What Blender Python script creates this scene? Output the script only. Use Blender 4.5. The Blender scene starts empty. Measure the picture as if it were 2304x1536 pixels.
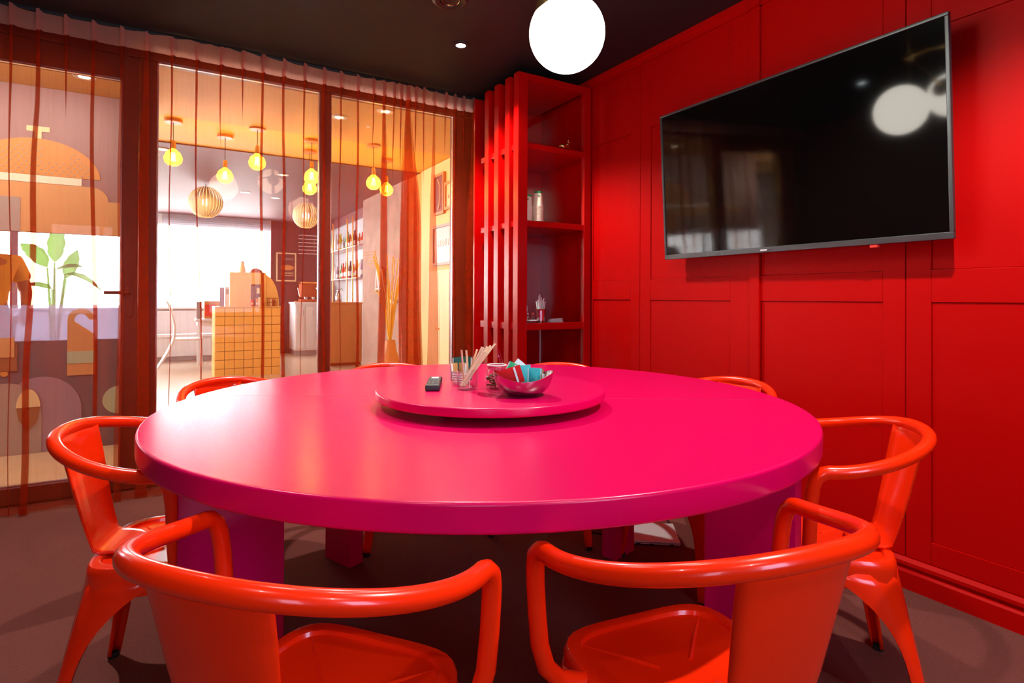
import bpy, bmesh, math, random
from math import sin, cos, pi, radians
from mathutils import Vector, Matrix
random.seed(7)
SC = bpy.context.scene
COL = SC.collection

# ------------------------------------------------------------------ camera
EYE = 1.14
cam_d = bpy.data.cameras.new('camera')
cam = bpy.data.objects.new('camera', cam_d)
COL.objects.link(cam)
YAW, PITCH, ROLL = 0.538145, 0.005243, 0.004517
fw = Vector((sin(YAW)*cos(PITCH), cos(YAW)*cos(PITCH), sin(PITCH)))
rt = Vector((cos(YAW), -sin(YAW), 0)); up = rt.cross(fw)
r2 = rt*cos(ROLL)+up*sin(ROLL); u2 = -rt*sin(ROLL)+up*cos(ROLL)
M = Matrix((r2, u2, -fw)).transposed().to_4x4(); M.translation = (0, 0, EYE)
cam.matrix_world = M
cam_d.sensor_width = 36; cam_d.lens = 1287.31/2304*36
cam_d.shift_y = -(768-663.15)/2304
cam_d.clip_start = .02
SC.camera = cam

# ------------------------------------------------------------------ world, exposure
w = bpy.data.worlds.new('sky'); SC.world = w; w.use_nodes = True
w.node_tree.nodes['Background'].inputs[0].default_value = (.80, .90, 1, 1)
w.node_tree.nodes['Background'].inputs[1].default_value = 20.0
vs = SC.view_settings
vs.view_transform = 'Standard'; vs.look = 'None'; vs.exposure = 0.35; vs.gamma = 1; vs.use_curve_mapping = False
SC.cycles.max_bounces = 10; SC.cycles.diffuse_bounces = 4; SC.cycles.glossy_bounces = 4
SC.cycles.transmission_bounces = 8; SC.cycles.transparent_max_bounces = 40
SC.cycles.sample_clamp_indirect = 6; SC.cycles.caustics_reflective = False; SC.cycles.caustics_refractive = False
SC.cycles.use_denoising = True

GLOBE_E, FILAMENT_E = 12.5, 30.0
def lamp(name, kind, loc, power, color=(1, 1, 1), size=.03, cone=100, blend=.3, aim=None):
    d = bpy.data.lights.new(name, kind); d.energy = power; d.color = color
    if kind == 'AREA': d.size = size
    else: d.shadow_soft_size = size
    if kind == 'SPOT': d.spot_size = radians(cone); d.spot_blend = blend
    o = bpy.data.objects.new(name, d); COL.objects.link(o); o.location = loc
    if aim is not None:
        o.rotation_euler = (Vector(aim)-Vector(loc)).to_track_quat('-Z', 'Y').to_euler()
    return o
# recessed ceiling spots of the room (their housings are built further down)
ROOM_SPOTS = [(1.49, 3.11), (-.25, 2.6), (1.55, .55), (-.45, .45), (.55, -.75)]
for i, (x, y) in enumerate(ROOM_SPOTS):
    lamp('ceiling_spot_light', 'SPOT', (x, y, 2.62), (125, 110, 135, 15, 30)[i], (1, .95, .88), .025, (125, 92, 125, 125, 125)[i], .5)
# warm ceiling lamps of the restaurant beyond the glass
for x, y, p in [(1.21, 4.89, 20), (.38, 8.2, 90), (1.9, 8.0, 40), (-2.2, 7.4, 30), (1.6, 10.9, 70), (1.9, 5.3, 9), (1.9, 6.6, 9)]:
    lamp('restaurant_spot_light', 'SPOT', (x, y, 2.62), p, (1, .86, .68), .25, 150, .8)

for x in (-1.5, -.75): lamp('mural_fill_light', 'SPOT', (x, 4.35, 2.62), 42, (1, .90, .78), .05, 130, .8, aim=(x, 5.34, 1.75))  # added unseen spots that brighten the mural, no fittings here
lamp('restaurant_fill_light', 'POINT', (-2.9, 4.75, 2.35), 150, (1, .88, .74), .2)  # added fill light out of view, no pendant hangs here
# ------------------------------------------------------------------ materials
def lin(c): c /= 255; return c/12.92 if c <= .04045 else ((c+.055)/1.055)**2.4
def rgb(r, g, b): return (lin(r), lin(g), lin(b), 1)
def mat(name, col, rough=.5, metal=0, coat=0, spec=.5, vary=0, scale=8, bump=0, bscale=60, crough=.05, stretch=None):
    m = bpy.data.materials.new(name); m.use_nodes = True
    nt = m.node_tree; p = nt.nodes['Principled BSDF']
    p.inputs['Base Color'].default_value = col; p.inputs['Roughness'].default_value = rough
    p.inputs['Metallic'].default_value = metal; p.inputs['Coat Weight'].default_value = coat
    p.inputs['Coat Roughness'].default_value = crough; p.inputs['Specular IOR Level'].default_value = spec
    tc = nt.nodes.new('ShaderNodeTexCoord'); mp = nt.nodes.new('ShaderNodeMapping')
    nt.links.new(tc.outputs['Object'], mp.inputs[0])
    if stretch: mp.inputs['Scale'].default_value = stretch
    if vary:
        n = nt.nodes.new('ShaderNodeTexNoise'); n.inputs['Scale'].default_value = scale; n.inputs['Detail'].default_value = 6
        nt.links.new(mp.outputs[0], n.inputs['Vector'])
        mx = nt.nodes.new('ShaderNodeMix'); mx.data_type = 'RGBA'
        mx.inputs[6].default_value = tuple(c*(1-vary) for c in col[:3])+(1,)
        mx.inputs[7].default_value = tuple(min(1, c*(1+vary)) for c in col[:3])+(1,)
        nt.links.new(n.outputs[0], mx.inputs[0]); nt.links.new(mx.outputs[2], p.inputs['Base Color'])
    if bump:
        n = nt.nodes.new('ShaderNodeTexNoise'); n.inputs['Scale'].default_value = bscale; n.inputs['Detail'].default_value = 4
        nt.links.new(mp.outputs[0], n.inputs['Vector'])
        b = nt.nodes.new('ShaderNodeBump'); b.inputs['Strength'].default_value = bump; b.inputs['Distance'].default_value = .004
        nt.links.new(n.outputs[0], b.inputs['Height']); nt.links.new(b.outputs[0], p.inputs['Normal'])
    return m
def emit(name, col, e):
    m = bpy.data.materials.new(name); m.use_nodes = True; nt = m.node_tree
    for n in list(nt.nodes): nt.nodes.remove(n)
    o = nt.nodes.new('ShaderNodeOutputMaterial'); s = nt.nodes.new('ShaderNodeEmission')
    s.inputs[0].default_value = col; s.inputs[1].default_value = e
    nt.links.new(s.outputs[0], o.inputs[0]); return m
def clear(name, tint, refl=.5, rough=0.0):
    """thin clear sheet: tinted see-through plus a Fresnel reflection"""
    m = bpy.data.materials.new(name); m.use_nodes = True; nt = m.node_tree
    for n in list(nt.nodes): nt.nodes.remove(n)
    o = nt.nodes.new('ShaderNodeOutputMaterial'); t = nt.nodes.new('ShaderNodeBsdfTransparent')
    g = nt.nodes.new('ShaderNodeBsdfGlossy'); x = nt.nodes.new('ShaderNodeMixShader'); f = nt.nodes.new('ShaderNodeLayerWeight'); pw_ = nt.nodes.new('ShaderNodeMath'); pw_.operation = 'POWER'; pw_.inputs[1].default_value = 4; ad = nt.nodes.new('ShaderNodeMath'); ad.operation = 'ADD'; ad.inputs[1].default_value = .045
    mu = nt.nodes.new('ShaderNodeMath'); mu.operation = 'MULTIPLY'; mu.inputs[1].default_value = refl
    t.inputs[0].default_value = tint; g.inputs['Roughness'].default_value = rough; f.inputs[0].default_value = .5
    nt.links.new(f.outputs[1], pw_.inputs[0]); nt.links.new(pw_.outputs[0], ad.inputs[0]); nt.links.new(ad.outputs[0], mu.inputs[0]); nt.links.new(mu.outputs[0], x.inputs[0])
    nt.links.new(t.outputs[0], x.inputs[1]); nt.links.new(g.outputs[0], x.inputs[2]); nt.links.new(x.outputs[0], o.inputs[0])
    return m
def sheer(name, tint, cloth, weight):
    """sheer cloth: weave lets `1-weight` of the light straight through, threads scatter the rest"""
    m = bpy.data.materials.new(name); m.use_nodes = True; nt = m.node_tree
    for n in list(nt.nodes): nt.nodes.remove(n)
    o = nt.nodes.new('ShaderNodeOutputMaterial'); t = nt.nodes.new('ShaderNodeBsdfTransparent')
    d = nt.nodes.new('ShaderNodeBsdfDiffuse'); tl = nt.nodes.new('ShaderNodeBsdfTranslucent')
    a = nt.nodes.new('ShaderNodeMixShader'); b = nt.nodes.new('ShaderNodeMixShader')
    t.inputs[0].default_value = tint; d.inputs[0].default_value = cloth; tl.inputs[0].default_value = cloth
    a.inputs[0].default_value = .7; nt.links.new(d.outputs[0], a.inputs[1]); nt.links.new(tl.outputs[0], a.inputs[2])
    tc = nt.nodes.new('ShaderNodeTexCoord'); mp = nt.nodes.new('ShaderNodeMapping'); mp.inputs['Scale'].default_value = (160, 160, 3)
    n = nt.nodes.new('ShaderNodeTexNoise'); n.inputs['Scale'].default_value = 1; n.inputs['Detail'].default_value = 3
    r = nt.nodes.new('ShaderNodeMapRange'); r.inputs[3].default_value = weight-.07; r.inputs[4].default_value = weight+.07
    nt.links.new(tc.outputs['Object'], mp.inputs[0]); nt.links.new(mp.outputs[0], n.inputs['Vector'])
    nt.links.new(n.outputs[0], r.inputs[0]); nt.links.new(r.outputs[0], b.inputs[0])
    nt.links.new(t.outputs[0], b.inputs[1]); nt.links.new(a.outputs[0], b.inputs[2]); nt.links.new(b.outputs[0], o.inputs[0])
    return m

RED = (.45, .0004, .0004, 1)
MT = dict(
    wall=mat('red_wall_paint', RED, .45, spec=.12, bump=.05, bscale=25),
    shelf=mat('red_shelf_paint', (.46, .0005, .0005, 1), .24, spec=.5),
    shelf_gloss=mat('red_gloss_panel', (.46, .0005, .0005, 1), .13, spec=.6, coat=.5, crough=.13),
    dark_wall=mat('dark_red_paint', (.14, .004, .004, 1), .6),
    ceiling=mat('black_ceiling_paint', (.010, .0125, .013, 1), .6, bump=.05),
    carpet=mat('brown_carpet', (.15, .046, .037, 1), .95, spec=.1, vary=.28, scale=120, bump=.5, bscale=420),
    frame=mat('dark_red_frame', (.10, .012, .006, 1), .4),
    alu=mat('aluminium_bead', (.75, .76, .8, 1), .25, 1),
    tinted=clear('tinted_glass', (.62, .64, .74, 1), .6),
    pale_tint=clear('pale_tinted_glass', (.48, .50, .56, 1), .6),
    glass=clear('window_glass', (.97, .98, .98, 1), .6),
    sheer=sheer('sheer_rust_cloth', (1, .84, .75, 1), (.46, .040, .009, 1), .29),
    heading=sheer('curtain_heading_tape', (.9, .6, .5, 1), (.80, .40, .33, 1), .80),
    table=mat('magenta_lacquer', (.62, .0004, .082, 1), .26, spec=.34, vary=.03, scale=3),
    chair=mat('orange_red_enamel', (.92, .024, .0012, 1), .25, spec=.3, coat=.4, crough=.06),
    rubber=mat('black_rubber', (.01, .01, .01, 1), .7),
    tvframe=mat('brushed_graphite', (.11, .125, .13, 1), .38, .8),
    screen=mat('tv_screen', (.002, .002, .002, 1), .06, spec=.42),
    black=mat('black_plastic', (.012, .012, .013, 1), .4),
    grey=mat('grey_plastic', (.35, .36, .37, 1), .45),
    button=mat('dark_grey_button', (.07, .07, .075, 1), .5),
    white=mat('white_paint', (.8, .8, .78, 1), .5),
    brass=mat('brass', (.80, .55, .20, 1), .22, 1),
    steel=mat('polished_steel', (.72, .72, .74, 1), .16, 1),
    bowl=mat('satin_steel', (.50, .45, .47, 1), .2, 1),
    globe=emit('opal_globe', (1, .93, .80, 1), GLOBE_E),
    led=emit('led_disc', (.85, .95, 1, 1), 22),
    warmled=emit('warm_led_disc', (1, .86, .62, 1), 14),
    filament=emit('glowing_filament', (1, .62, .17, 1), FILAMENT_E),
    amber=sheer('amber_bulb_glass', (1, .80, .34, 1), (.95, .60, .12, 1), .30),
    clear=clear('clear_glass', (.95, .97, .965, 1), .8),
    wood=mat('birch_stirrer', (.80, .62, .40, 1), .6, vary=.2, scale=12),
    whitestick=mat('white_paper_stick', (.80, .78, .74, 1), .6),
    cup=mat('kraft_paper_cup', (.80, .70, .52, 1), .6),
    green=mat('green_print', (.02, .36, .08, 1), .5),
    dkgreen=mat('dark_green_paper', (.008, .085, .05, 1), .4),
    mint=mat('emerald_sachet', (.01, .42, .15, 1), .35),
    teal=mat('teal_sachet', (.06, .55, .58, 1), .35),
    redpaper=mat('red_sachet', (.62, .004, .008, 1), .5, spec=.2),
    paper=mat('white_paper', (.82, .82, .84, 1), .5),
    brownpaper=mat('brown_sugar_sachet', (.48, .22, .07, 1), .6),
    china=mat('white_china', (.82, .80, .78, 1), .2),
    beans=mat('roasted_beans', (.16, .05, .015, 1), .4, vary=.4, scale=40),
    silver=mat('silver_shell', (.62, .66, .68, 1), .4, .15),
    # restaurant beyond the glass
    rfloor=mat('pale_oak_floor', (.55, .44, .32, 1), .22, vary=.15, scale=5, stretch=(1, 8, 1)),
    oceil=mat('ochre_paint_dimmed', (.66, .40, .14, 1), .6),  # ceiling ochre painted darker, as if away from the bulbs
    obay=mat('ochre_paint_bulb_lit', (.88, .50, .07, 1), .6),  # ceiling ochre with the glow of the bulbs painted in
    dceil=mat('plum_ceiling_paint', (.13, .065, .075, 1), .6),
    plum=mat('plum_wall_paint', (.13, .045, .055, 1), .55),
    ochre=mat('ochre_wall_paint', (.80, .38, .04, 1), .6),
    cream=mat('cream_wall_paint', (.82, .66, .30, 1), .6),
    pale=mat('pale_yellow_lacquer', (.88, .80, .46, 1), .45),
    plaster=mat('rough_plaster', (.40, .30, .25, 1), .9, vary=.35, scale=5, bump=1, bscale=14),
    tile=mat('yellow_glazed_tile', (.88, .56, .16, 1), .25, vary=.06, scale=2),
    grout=mat('dark_grout', (.22, .11, .03, 1), .9),
    yellow=mat('yellow_lacquer', (.88, .60, .22, 1), .35),
    tan=mat('tan_laminate', (.60, .27, .09, 1), .4, vary=.08),
    bluewall=mat('pale_blue_wall', (.55, .60, .66, 1), .4),
    copper=mat('copper_rod', (.80, .35, .12, 1), .25, 1),
    whitel=mat('white_lacquer', (.85, .86, .88, 1), .3),
    straw=mat('dried_straw', (.80, .55, .05, 1), .8),
    leaf=sheer('leaf_green', (.6, .85, .5, 1), (.36, .58, .26, 1), .80),
    redbox=mat('red_card', (.75, .05, .03, 1), .5),
    dkpanel=mat('mural_slate', (.11, .12, .17, 1), .5),
    mauve=mat('mural_mauve', (.30, .20, .22, 1), .5),
    peach=mat('mural_peach', (.62, .36, .17, 1), .5),
    morange=mat('mural_orange', (.62, .30, .09, 1), .5),
    mcream=mat('mural_cream', (.82, .70, .42, 1), .5),
    mpale=mat('mural_pale', (.85, .84, .72, 1), .5),
    mlav=mat('mural_lavender', (.30, .25, .38, 1), .5),
    mmint=mat('mural_mint', (.40, .60, .48, 1), .5),
    mgrey=mat('mural_grey', (.36, .34, .34, 1), .5),
    mbrown=mat('mural_brown', (.28, .14, .07, 1), .5),
    skin=mat('skin', (.40, .17, .07, 1), .55),
    tee=mat('yellow_cotton', (.80, .46, .06, 1), .9),
    rust=mat('rust_cotton', (.36, .075, .025, 1), .9),
    hair=mat('dark_hair', (.03, .018, .012, 1), .7),
    greyhair=mat('grey_hair', (.42, .42, .44, 1), .8),
    shirt=mat('white_cotton', (.85, .85, .86, 1), .9),
)
# tinted film on the mural window
MT['blind'] = sheer('blind_slat', (.8, .8, .85, 1), (.7, .7, .75, 1), .85)
MT['film'] = sheer('lavender_film', (.74, .78, .95, 1), (.60, .64, .88, 1), .45)

# ------------------------------------------------------------------ mesh helpers
class MB:
    rb = False
    def __init__(s): s.v = []; s.f = []
    def add(s, vs, fs):
        k = len(s.v); s.v += [tuple(v) for v in vs]; s.f += [tuple(i+k for i in f) for f in fs]; return s
    def box(s, x0, x1, y0, y1, z0, z1):
        V = [(x, y, z) for x in (x0, x1) for y in (y0, y1) for z in (z0, z1)]
        return s.add(V, [(0, 1, 3, 2), (4, 6, 7, 5), (0, 4, 5, 1), (2, 3, 7, 6), (0, 2, 6, 4), (1, 5, 7, 3)])
    def rbox(s, x0, x1, y0, y1, z0, z1, r=.004, seg=2):
        bm = bmesh.new(); bmesh.ops.create_cube(bm, size=1)
        for v in bm.verts:
            v.co = Vector(((x0+x1)/2+v.co.x*(x1-x0), (y0+y1)/2+v.co.y*(y1-y0), (z0+z1)/2+v.co.z*(z1-z0)))
        r = min(r, .45*min(abs(x1-x0), abs(y1-y0), abs(z1-z0)))
        bmesh.ops.bevel(bm, geom=bm.edges[:]+bm.verts[:], offset=r, segments=seg, profile=.5, affect='EDGES')
        bm.verts.index_update(); s.rb = True
        s.add([v.co[:] for v in bm.verts], [[v.index for v in f.verts] for f in bm.faces]); bm.free(); return s
    def tube(s, pts, rad, n=10, caps=True, closed=False):
        P = [Vector(p) for p in pts]; N = len(P)
        R = rad if isinstance(rad, (list, tuple)) else [rad]*N
        T = []
        for i in range(N):
            a = P[i-1] if (i or closed) else P[0]; b = P[(i+1) % N] if (i < N-1 or closed) else P[-1]
            T.append((b-a).normalized())
        q = Vector((0, 0, 1)) if abs(T[0].z) < .9 else Vector((1, 0, 0))
        U = (q-T[0]*q.dot(T[0])).normalized(); V = []
        for i in range(N):
            U = (U-T[i]*U.dot(T[i])).normalized(); W = T[i].cross(U)
            V += [P[i]+(U*cos(2*pi*k/n)+W*sin(2*pi*k/n))*R[i] for k in range(n)]
        F = []
        for i in range(N if closed else N-1):
            j = (i+1) % N
            F += [(i*n+k, i*n+(k+1) % n, j*n+(k+1) % n, j*n+k) for k in range(n)]
        if caps and not closed: F += [tuple(range(n))[::-1], tuple((N-1)*n+k for k in range(n))]
        return s.add(V, F)
    def lathe(s, prof, n=32, c=(0, 0, 0), axis=None):
        """prof: (radius, height) pairs; poles collapse to a point"""
        V = []; F = []; rings = []
        for r, z in prof:
            if r < 1e-6: rings.append([len(V)]); V.append(Vector((0, 0, z)))
            else:
                rings.append(list(range(len(V), len(V)+n)))
                V += [Vector((r*cos(2*pi*k/n), r*sin(2*pi*k/n), z)) for k in range(n)]
        for a, b in zip(rings, rings[1:]):
            for k in range(n):
                k2 = (k+1) % n
                if len(a) == 1 and len(b) == 1: continue
                if len(a) == 1: F.append((a[0], b[k2], b[k]))
                elif len(b) == 1: F.append((a[k], a[k2], b[0]))
                else: F.append((a[k], a[k2], b[k2], b[k]))
        if axis is not None:
            Q = Vector((0, 0, 1)).rotation_difference(Vector(axis)); V = [Q @ v for v in V]
        return s.add([v+Vector(c) for v in V], F)
    def prism(s, poly, d0, d1, plane='xz'):
        """extrude a closed 2-D outline between d0 and d1 along the axis left out of `plane`"""
        def P(a, b, d): return (a, d, b) if plane == 'xz' else ((d, a, b) if plane == 'yz' else (a, b, d))
        n = len(poly)
        V = [P(a, b, d0) for a, b in poly]+[P(a, b, d1) for a, b in poly]
        return s.add(V, [tuple(range(n))[::-1], tuple(range(n, 2*n))]+[(i, (i+1) % n, n+(i+1) % n, n+i) for i in range(n)])
    def grid(s, rows, closed_u=False):
        n = len(rows[0]); V = [p for r in rows for p in r]; F = []
        for i in range(len(rows)-1):
            for k in range(n if closed_u else n-1):
                k2 = (k+1) % n; F.append((i*n+k, i*n+k2, (i+1)*n+k2, (i+1)*n+k))
        return s.add(V, F)
    def ball(s, c, r, n=16, m=10, sq=(1, 1, 1)):
        pr = [(sin(pi*i/m), -cos(pi*i/m)) for i in range(m+1)]
        t = MB().lathe(pr, n)
        return s.add([(c[0]+v[0]*r*sq[0], c[1]+v[1]*r*sq[1], c[2]+v[2]*r*sq[2]) for v in t.v], t.f)
    def turn(s, m): s.v = [tuple(m @ Vector(v)) for v in s.v]; return s

def build(name, mb, m, parent=None, loc=(0, 0, 0), rot=(0, 0, 0), smooth=True, ang=35, fix=True, thick=0):
    me = bpy.data.meshes.new(name); me.from_pydata(mb.v, [], mb.f)
    if fix:
        bm = bmesh.new(); bm.from_mesh(me); bmesh.ops.recalc_face_normals(bm, faces=bm.faces[:]); bm.to_mesh(me); bm.free()
    me.materials.append(MT[m] if isinstance(m, str) else m)
    if smooth:
        me.polygons.foreach_set('use_smooth', [True]*len(me.polygons)); me.set_sharp_from_angle(angle=radians(ang))
    o = bpy.data.objects.new(name, me); COL.objects.link(o); o.location = loc; o.rotation_euler = rot
    if parent is not None: o.parent = parent
    if (mb.rb or name in ('tabletop', 'board', 'seat', 'rim', 'mirror')) and smooth:
        md = o.modifiers.new('even_normals', 'WEIGHTED_NORMAL'); md.weight = 90; md.keep_sharp = True
    if thick:
        md = o.modifiers.new('thickness', 'SOLIDIFY'); md.thickness = thick; md.offset = 0
    return o
def tag(o, label, cat, group=None, kind=None):
    o['label'] = label; o['category'] = cat
    if group: o['group'] = group
    if kind: o['kind'] = kind
    return o
def thing(name, label, cat, loc=(0, 0, 0), rz=0, group=None):
    o = bpy.data.objects.new(name, None); COL.objects.link(o); o.location = loc; o.rotation_euler = (0, 0, rz)
    o.empty_display_size = .05
    return tag(o, label, cat, group)
def struct(o, label=None):
    o['kind'] = 'structure'
    if label: o['label'] = label
    return o
def dup(o, loc=None, rz=None, label=None, parent=None):
    c = o.copy(); COL.objects.link(c)
    if parent is not None: c.parent = parent
    if loc is not None: c.location = loc
    if rz is not None: c.rotation_euler = (0, 0, rz)
    if label: c['label'] = label
    for ch in o.children: dup(ch, parent=c)
    return c
def text(name, s, size, m, parent, loc, rot, depth=.002):
    cu = bpy.data.curves.new(name, 'FONT'); cu.body = s; cu.size = size; cu.extrude = depth
    cu.align_x = 'CENTER'; cu.align_y = 'CENTER'; cu.materials.append(MT[m])
    t_ = bpy.data.objects.new('lettering', cu); COL.objects.link(t_)
    bpy.context.view_layer.update()
    me = bpy.data.meshes.new_from_object(t_.evaluated_get(bpy.context.evaluated_depsgraph_get()))
    bpy.data.objects.remove(t_); bpy.data.curves.remove(cu)
    o = bpy.data.objects.new(name, me); COL.objects.link(o); o.parent = parent; o.location = loc; o.rotation_euler = rot
    return o
def arc(cx, cz, rx, rz, a0, a1, n=20):
    return [(cx+rx*cos(radians(a0+(a1-a0)*i/n)), cz+rz*sin(radians(a0+(a1-a0)*i/n))) for i in range(n+1)]

# ================================================================== ROOM SHELL
XR, XL, YB, YG, ZC = 2.519, -1.5, -1.5, 4.05, 2.66
struct(build('floor', MB().box(XL-.1, XR+.1, YB-.1, 4.13, -.12, 0), 'carpet', smooth=False), 'brown carpeted floor of the red dining room')
struct(build('ceiling', MB().box(XL-.1, XR+.1, YB-.1, 4.13, ZC, ZC+.12), 'ceiling', smooth=False), 'black painted ceiling of the red dining room')

# right wall with timber panelling: backing board, stiles and rails proud of it, recessed panels
wr = struct(build('wall_right', MB().box(XR+.012, XR+.13, YB-.1, 4.13, 0, ZC), 'wall', smooth=False), 'red panelled wall carrying the television')
cols = [(2.748, 3.125), (1.99, 2.57), (1.242, 1.81), (.45, 1.066), (-.28, .36), (-1.4, -.45)]
def wbox(y0, y1, z0, z1, x=XR, m='wall', name='rail', r=.003):
    return build(name, MB().rbox(x, XR+.02, y0, y1, z0, z1, r), m, wr)
edges = [3.70, 3.125, 2.748, 2.57, 1.99, 1.81, 1.242, 1.066, .45, .36, -.28, -.45, -1.4, -1.5]
for a in range(0, len(edges), 2):                                  # stiles
    y1, y0 = edges[a], edges[a+1]
    if a in (2, 6, 10):                                            # joint between two boards: two stiles with a hairline gap
        ym = {2: 2.662, 6: 1.156, 10: -.36}[a]
        wbox(ym+.0015, y1, .12, 2.60, name='stile'); wbox(y0, ym-.0015, .12, 2.60, name='stile')
    else: wbox(y0, y1, .12, 2.60, name='stile')
for y0, y1 in cols:
    wbox(y0, y1, .12, .206, name='rail'); wbox(y0, y1, 1.13, 1.256, name='rail'); wbox(y0, y1, 2.19, 2.60, name='rail')
    build('panel', MB().rbox(XR+.006, XR+.02, y0+.0012, y1-.0012, .2072, 1.1288, .001), 'wall', wr)
    build('panel', MB().rbox(XR+.006, XR+.02, y0+.0012, y1-.0012, 1.2572, 2.1888, .001), 'wall', wr)
wbox(1.81, 1.865, .12, 2.60, XR-.012, name='batten')
build('batten_cap', MB().rbox(XR-.03, XR+.01, 1.80, 1.875, 2.60, 2.655, .004), 'wall', wr)
build('cornice', MB().prism([(XR+.012, 2.60), (XR-.010, 2.60), (XR-.012, 2.625), (XR-.022, 2.632), (XR-.024, 2.66), (XR+.012, 2.66)], YB, 3.9, 'xz'), 'wall', wr)
bb = struct(build('baseboard_right', MB().prism([(XR+.012, 0), (XR-.022, 0), (XR-.022, .066), (XR-.016, .074), (XR-.002, .074), (XR-.002, .086), (XR-.014, .090), (XR-.014, .104), (XR-.004, .118), (XR+.012, .119)], YB, 3.7, 'xz'), 'wall', ang=20), 'red baseboard with a shadow gap under the panelling')
build('wall_left', MB().box(XL-.1, XL, YB-.1, 4.13, 0, ZC), 'dark_wall', smooth=False)['kind'] = 'structure'
# wall behind the camera, its daylit window, and one added to light the chairs
wb = MB()
wb.box(XL, XR, YB-.1, YB, 0, .85).box(XL, XR, YB-.1, YB, 2.15, ZC).box(-.65, .45, YB-.1, YB, .85, 2.15).box(1.25, XR, YB-.1, YB, .85, 2.15).box(XL, XL+.08, YB-.1, YB, .85, 2.15)
struct(build('wall_back', wb, 'dark_wall', smooth=False))
for k, (xa, xb) in enumerate(((XL+.08, -.65), (.45, 1.25))):
    w3 = struct(build(('window_3', 'added_window_6')[k], MB().box(xa, xb, YB-.06, YB-.054, .85, 2.15), ('pale_tint', 'tinted')[k], smooth=False))
    fr = MB()
    for b in [(xa, xa+.05, .85, 2.15), (xb-.05, xb, .85, 2.15), (xa+.05, xb-.05, .85, .90), (xa+.05, xb-.05, 2.10, 2.15)]:
        fr.box(b[0], b[1], YB-.09, YB-.03, b[2], b[3])
    build('window_frame', fr, 'frame', w3, smooth=False)

# glass partition: frames, panes, glass door
def fbar(name, x0, x1, z0, z1, parent, y0=YG-.02, y1=YG+.06, m='frame'):
    return build(name, MB().rbox(x0, x1, y0, y1, z0, z1, .004), m, parent)
def glazing(name, x0, x1, z0, z1, bead=.007):
    o = struct(build(name, MB().box(x0, x1, YG+.016, YG+.024, z0, z1), 'glass', smooth=False))
    for b in [(x0, x0+bead, z0, z1), (x1-bead, x1, z0, z1), (x0, x1, z1-bead, z1), (x0, x1, z0, z0+bead)]:
        build('glazing_bead', MB().box(b[0], b[1], YG-.006, YG+.015, b[2], b[3]), 'alu', o, smooth=False)
    return o
pw = struct(build('trim_1', MB().rbox(XL, XR, YG-.03, YG+.07, 2.548, ZC, .004), 'frame'), 'dark red head rail above the glass partition')
fbar('post', -.165, -.075, 0, 2.548, pw); fbar('post', .873, .945, 0, 2.548, pw); fbar('post', 1.879, 2.03, 0, 2.548, pw)
fbar('sill', -.075, 1.879, 0, .09, pw); fbar('post', XL, -1.30, 0, 2.548, pw)
build('closing_panel', MB().rbox(2.03, XR, YG-.02, YG+.06, 0, 2.548, .003), 'dark_wall', pw)
glazing('window_1', -.075, .873, .09, 2.548)
glazing('window_2', .945, 1.879, .09, 2.548)
d1 = struct(build('door_1', MB().box(-1.21, -.249, YG+.016, YG+.024, .10, 2.41), 'glass', smooth=False), 'framed glass door behind the sheer curtain')
for n, b in [('stile', (-.249, -.168, .012, 2.547)), ('stile', (-1.297, -1.21, .012, 2.547)), ('top_rail', (-1.21, -.249, 2.41, 2.547)), ('bottom_rail', (-1.21, -.249, .012, .10))]:
    fbar(n, *b, d1)
for b in [(-.256, -.249, .10, 2.41), (-1.21, -1.203, .10, 2.41), (-1.21, -.249, 2.402, 2.41), (-1.21, -.249, .10, .110)]:
    build('glazing_bead', MB().box(b[0], b[1], YG-.006, YG+.015, b[2], b[3]), 'alu', d1, smooth=False)
hd = build('handle', MB().tube([(-.325, YG-.075, 1.16), (-.23, YG-.075, 1.16), (-.215, YG-.068, 1.16), (-.208, YG-.05, 1.16), (-.208, YG-.02, 1.16)], .010, 10), 'frame', d1)
build('escutcheon', MB().rbox(-.228, -.188, YG-.032, YG-.019, 1.02, 1.20, .004), 'frame', hd)

# ================================================================== RESTAURANT SHELL
RX0, RY1 = -5.2, 12.4
struct(build('floor_restaurant', MB().box(RX0, 3.2, 4.13, RY1+.2, -.12, -.001), 'rfloor', smooth=False), 'pale oak floor of the restaurant beyond the glass')
struct(build('ceiling_restaurant', MB().box(RX0, 3.2, 6.62, RY1+.2, ZC, ZC+.12), 'dceil', smooth=False), 'plum ceiling deep in the restaurant')
oc = struct(build('ceiling_ochre', MB().box(RX0, 3.2, 4.13, 5.605, ZC, ZC+.12), 'oceil', smooth=False), 'ochre ceiling strip just outside the glass')
build('bulb_bay', MB().box(RX0, 3.2, 5.607, 6.618, ZC+.012, ZC+.13), 'obay', oc, smooth=False)
struct(build('wall_restaurant_left', MB().box(RX0-.1, RX0, 4.1, RY1+.2, 0, .5).box(RX0-.1, RX0, 4.1, RY1+.2, 2.5, ZC).box(RX0-.1, RX0, 4.1, 7.2, .5, 2.5), 'white', smooth=False))
w5 = struct(build('added_window_5', MB().box(RX0-.06, RX0-.052, 7.2, RY1+.2, .5, 2.5), 'glass', smooth=False))  # unseen window added to bring soft daylight into the restaurant
for y in (8.6, 10.4): build('mullion', MB().rbox(RX0-.09, RX0-.01, y-.04, y+.04, .5, 2.5, .004), 'white', w5)
struct(build('wall_restaurant_near', MB().box(RX0, XL-.1, 4.03, 4.13, 0, ZC), 'plum', smooth=False))
wf = MB()
wf.box(RX0, 1.72, RY1-.1, RY1, 0, .93).box(RX0, 1.72, RY1-.1, RY1, 2.47, ZC)
struct(build('wall_far', wf, 'white', smooth=False), 'white wall under the big far window')
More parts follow.
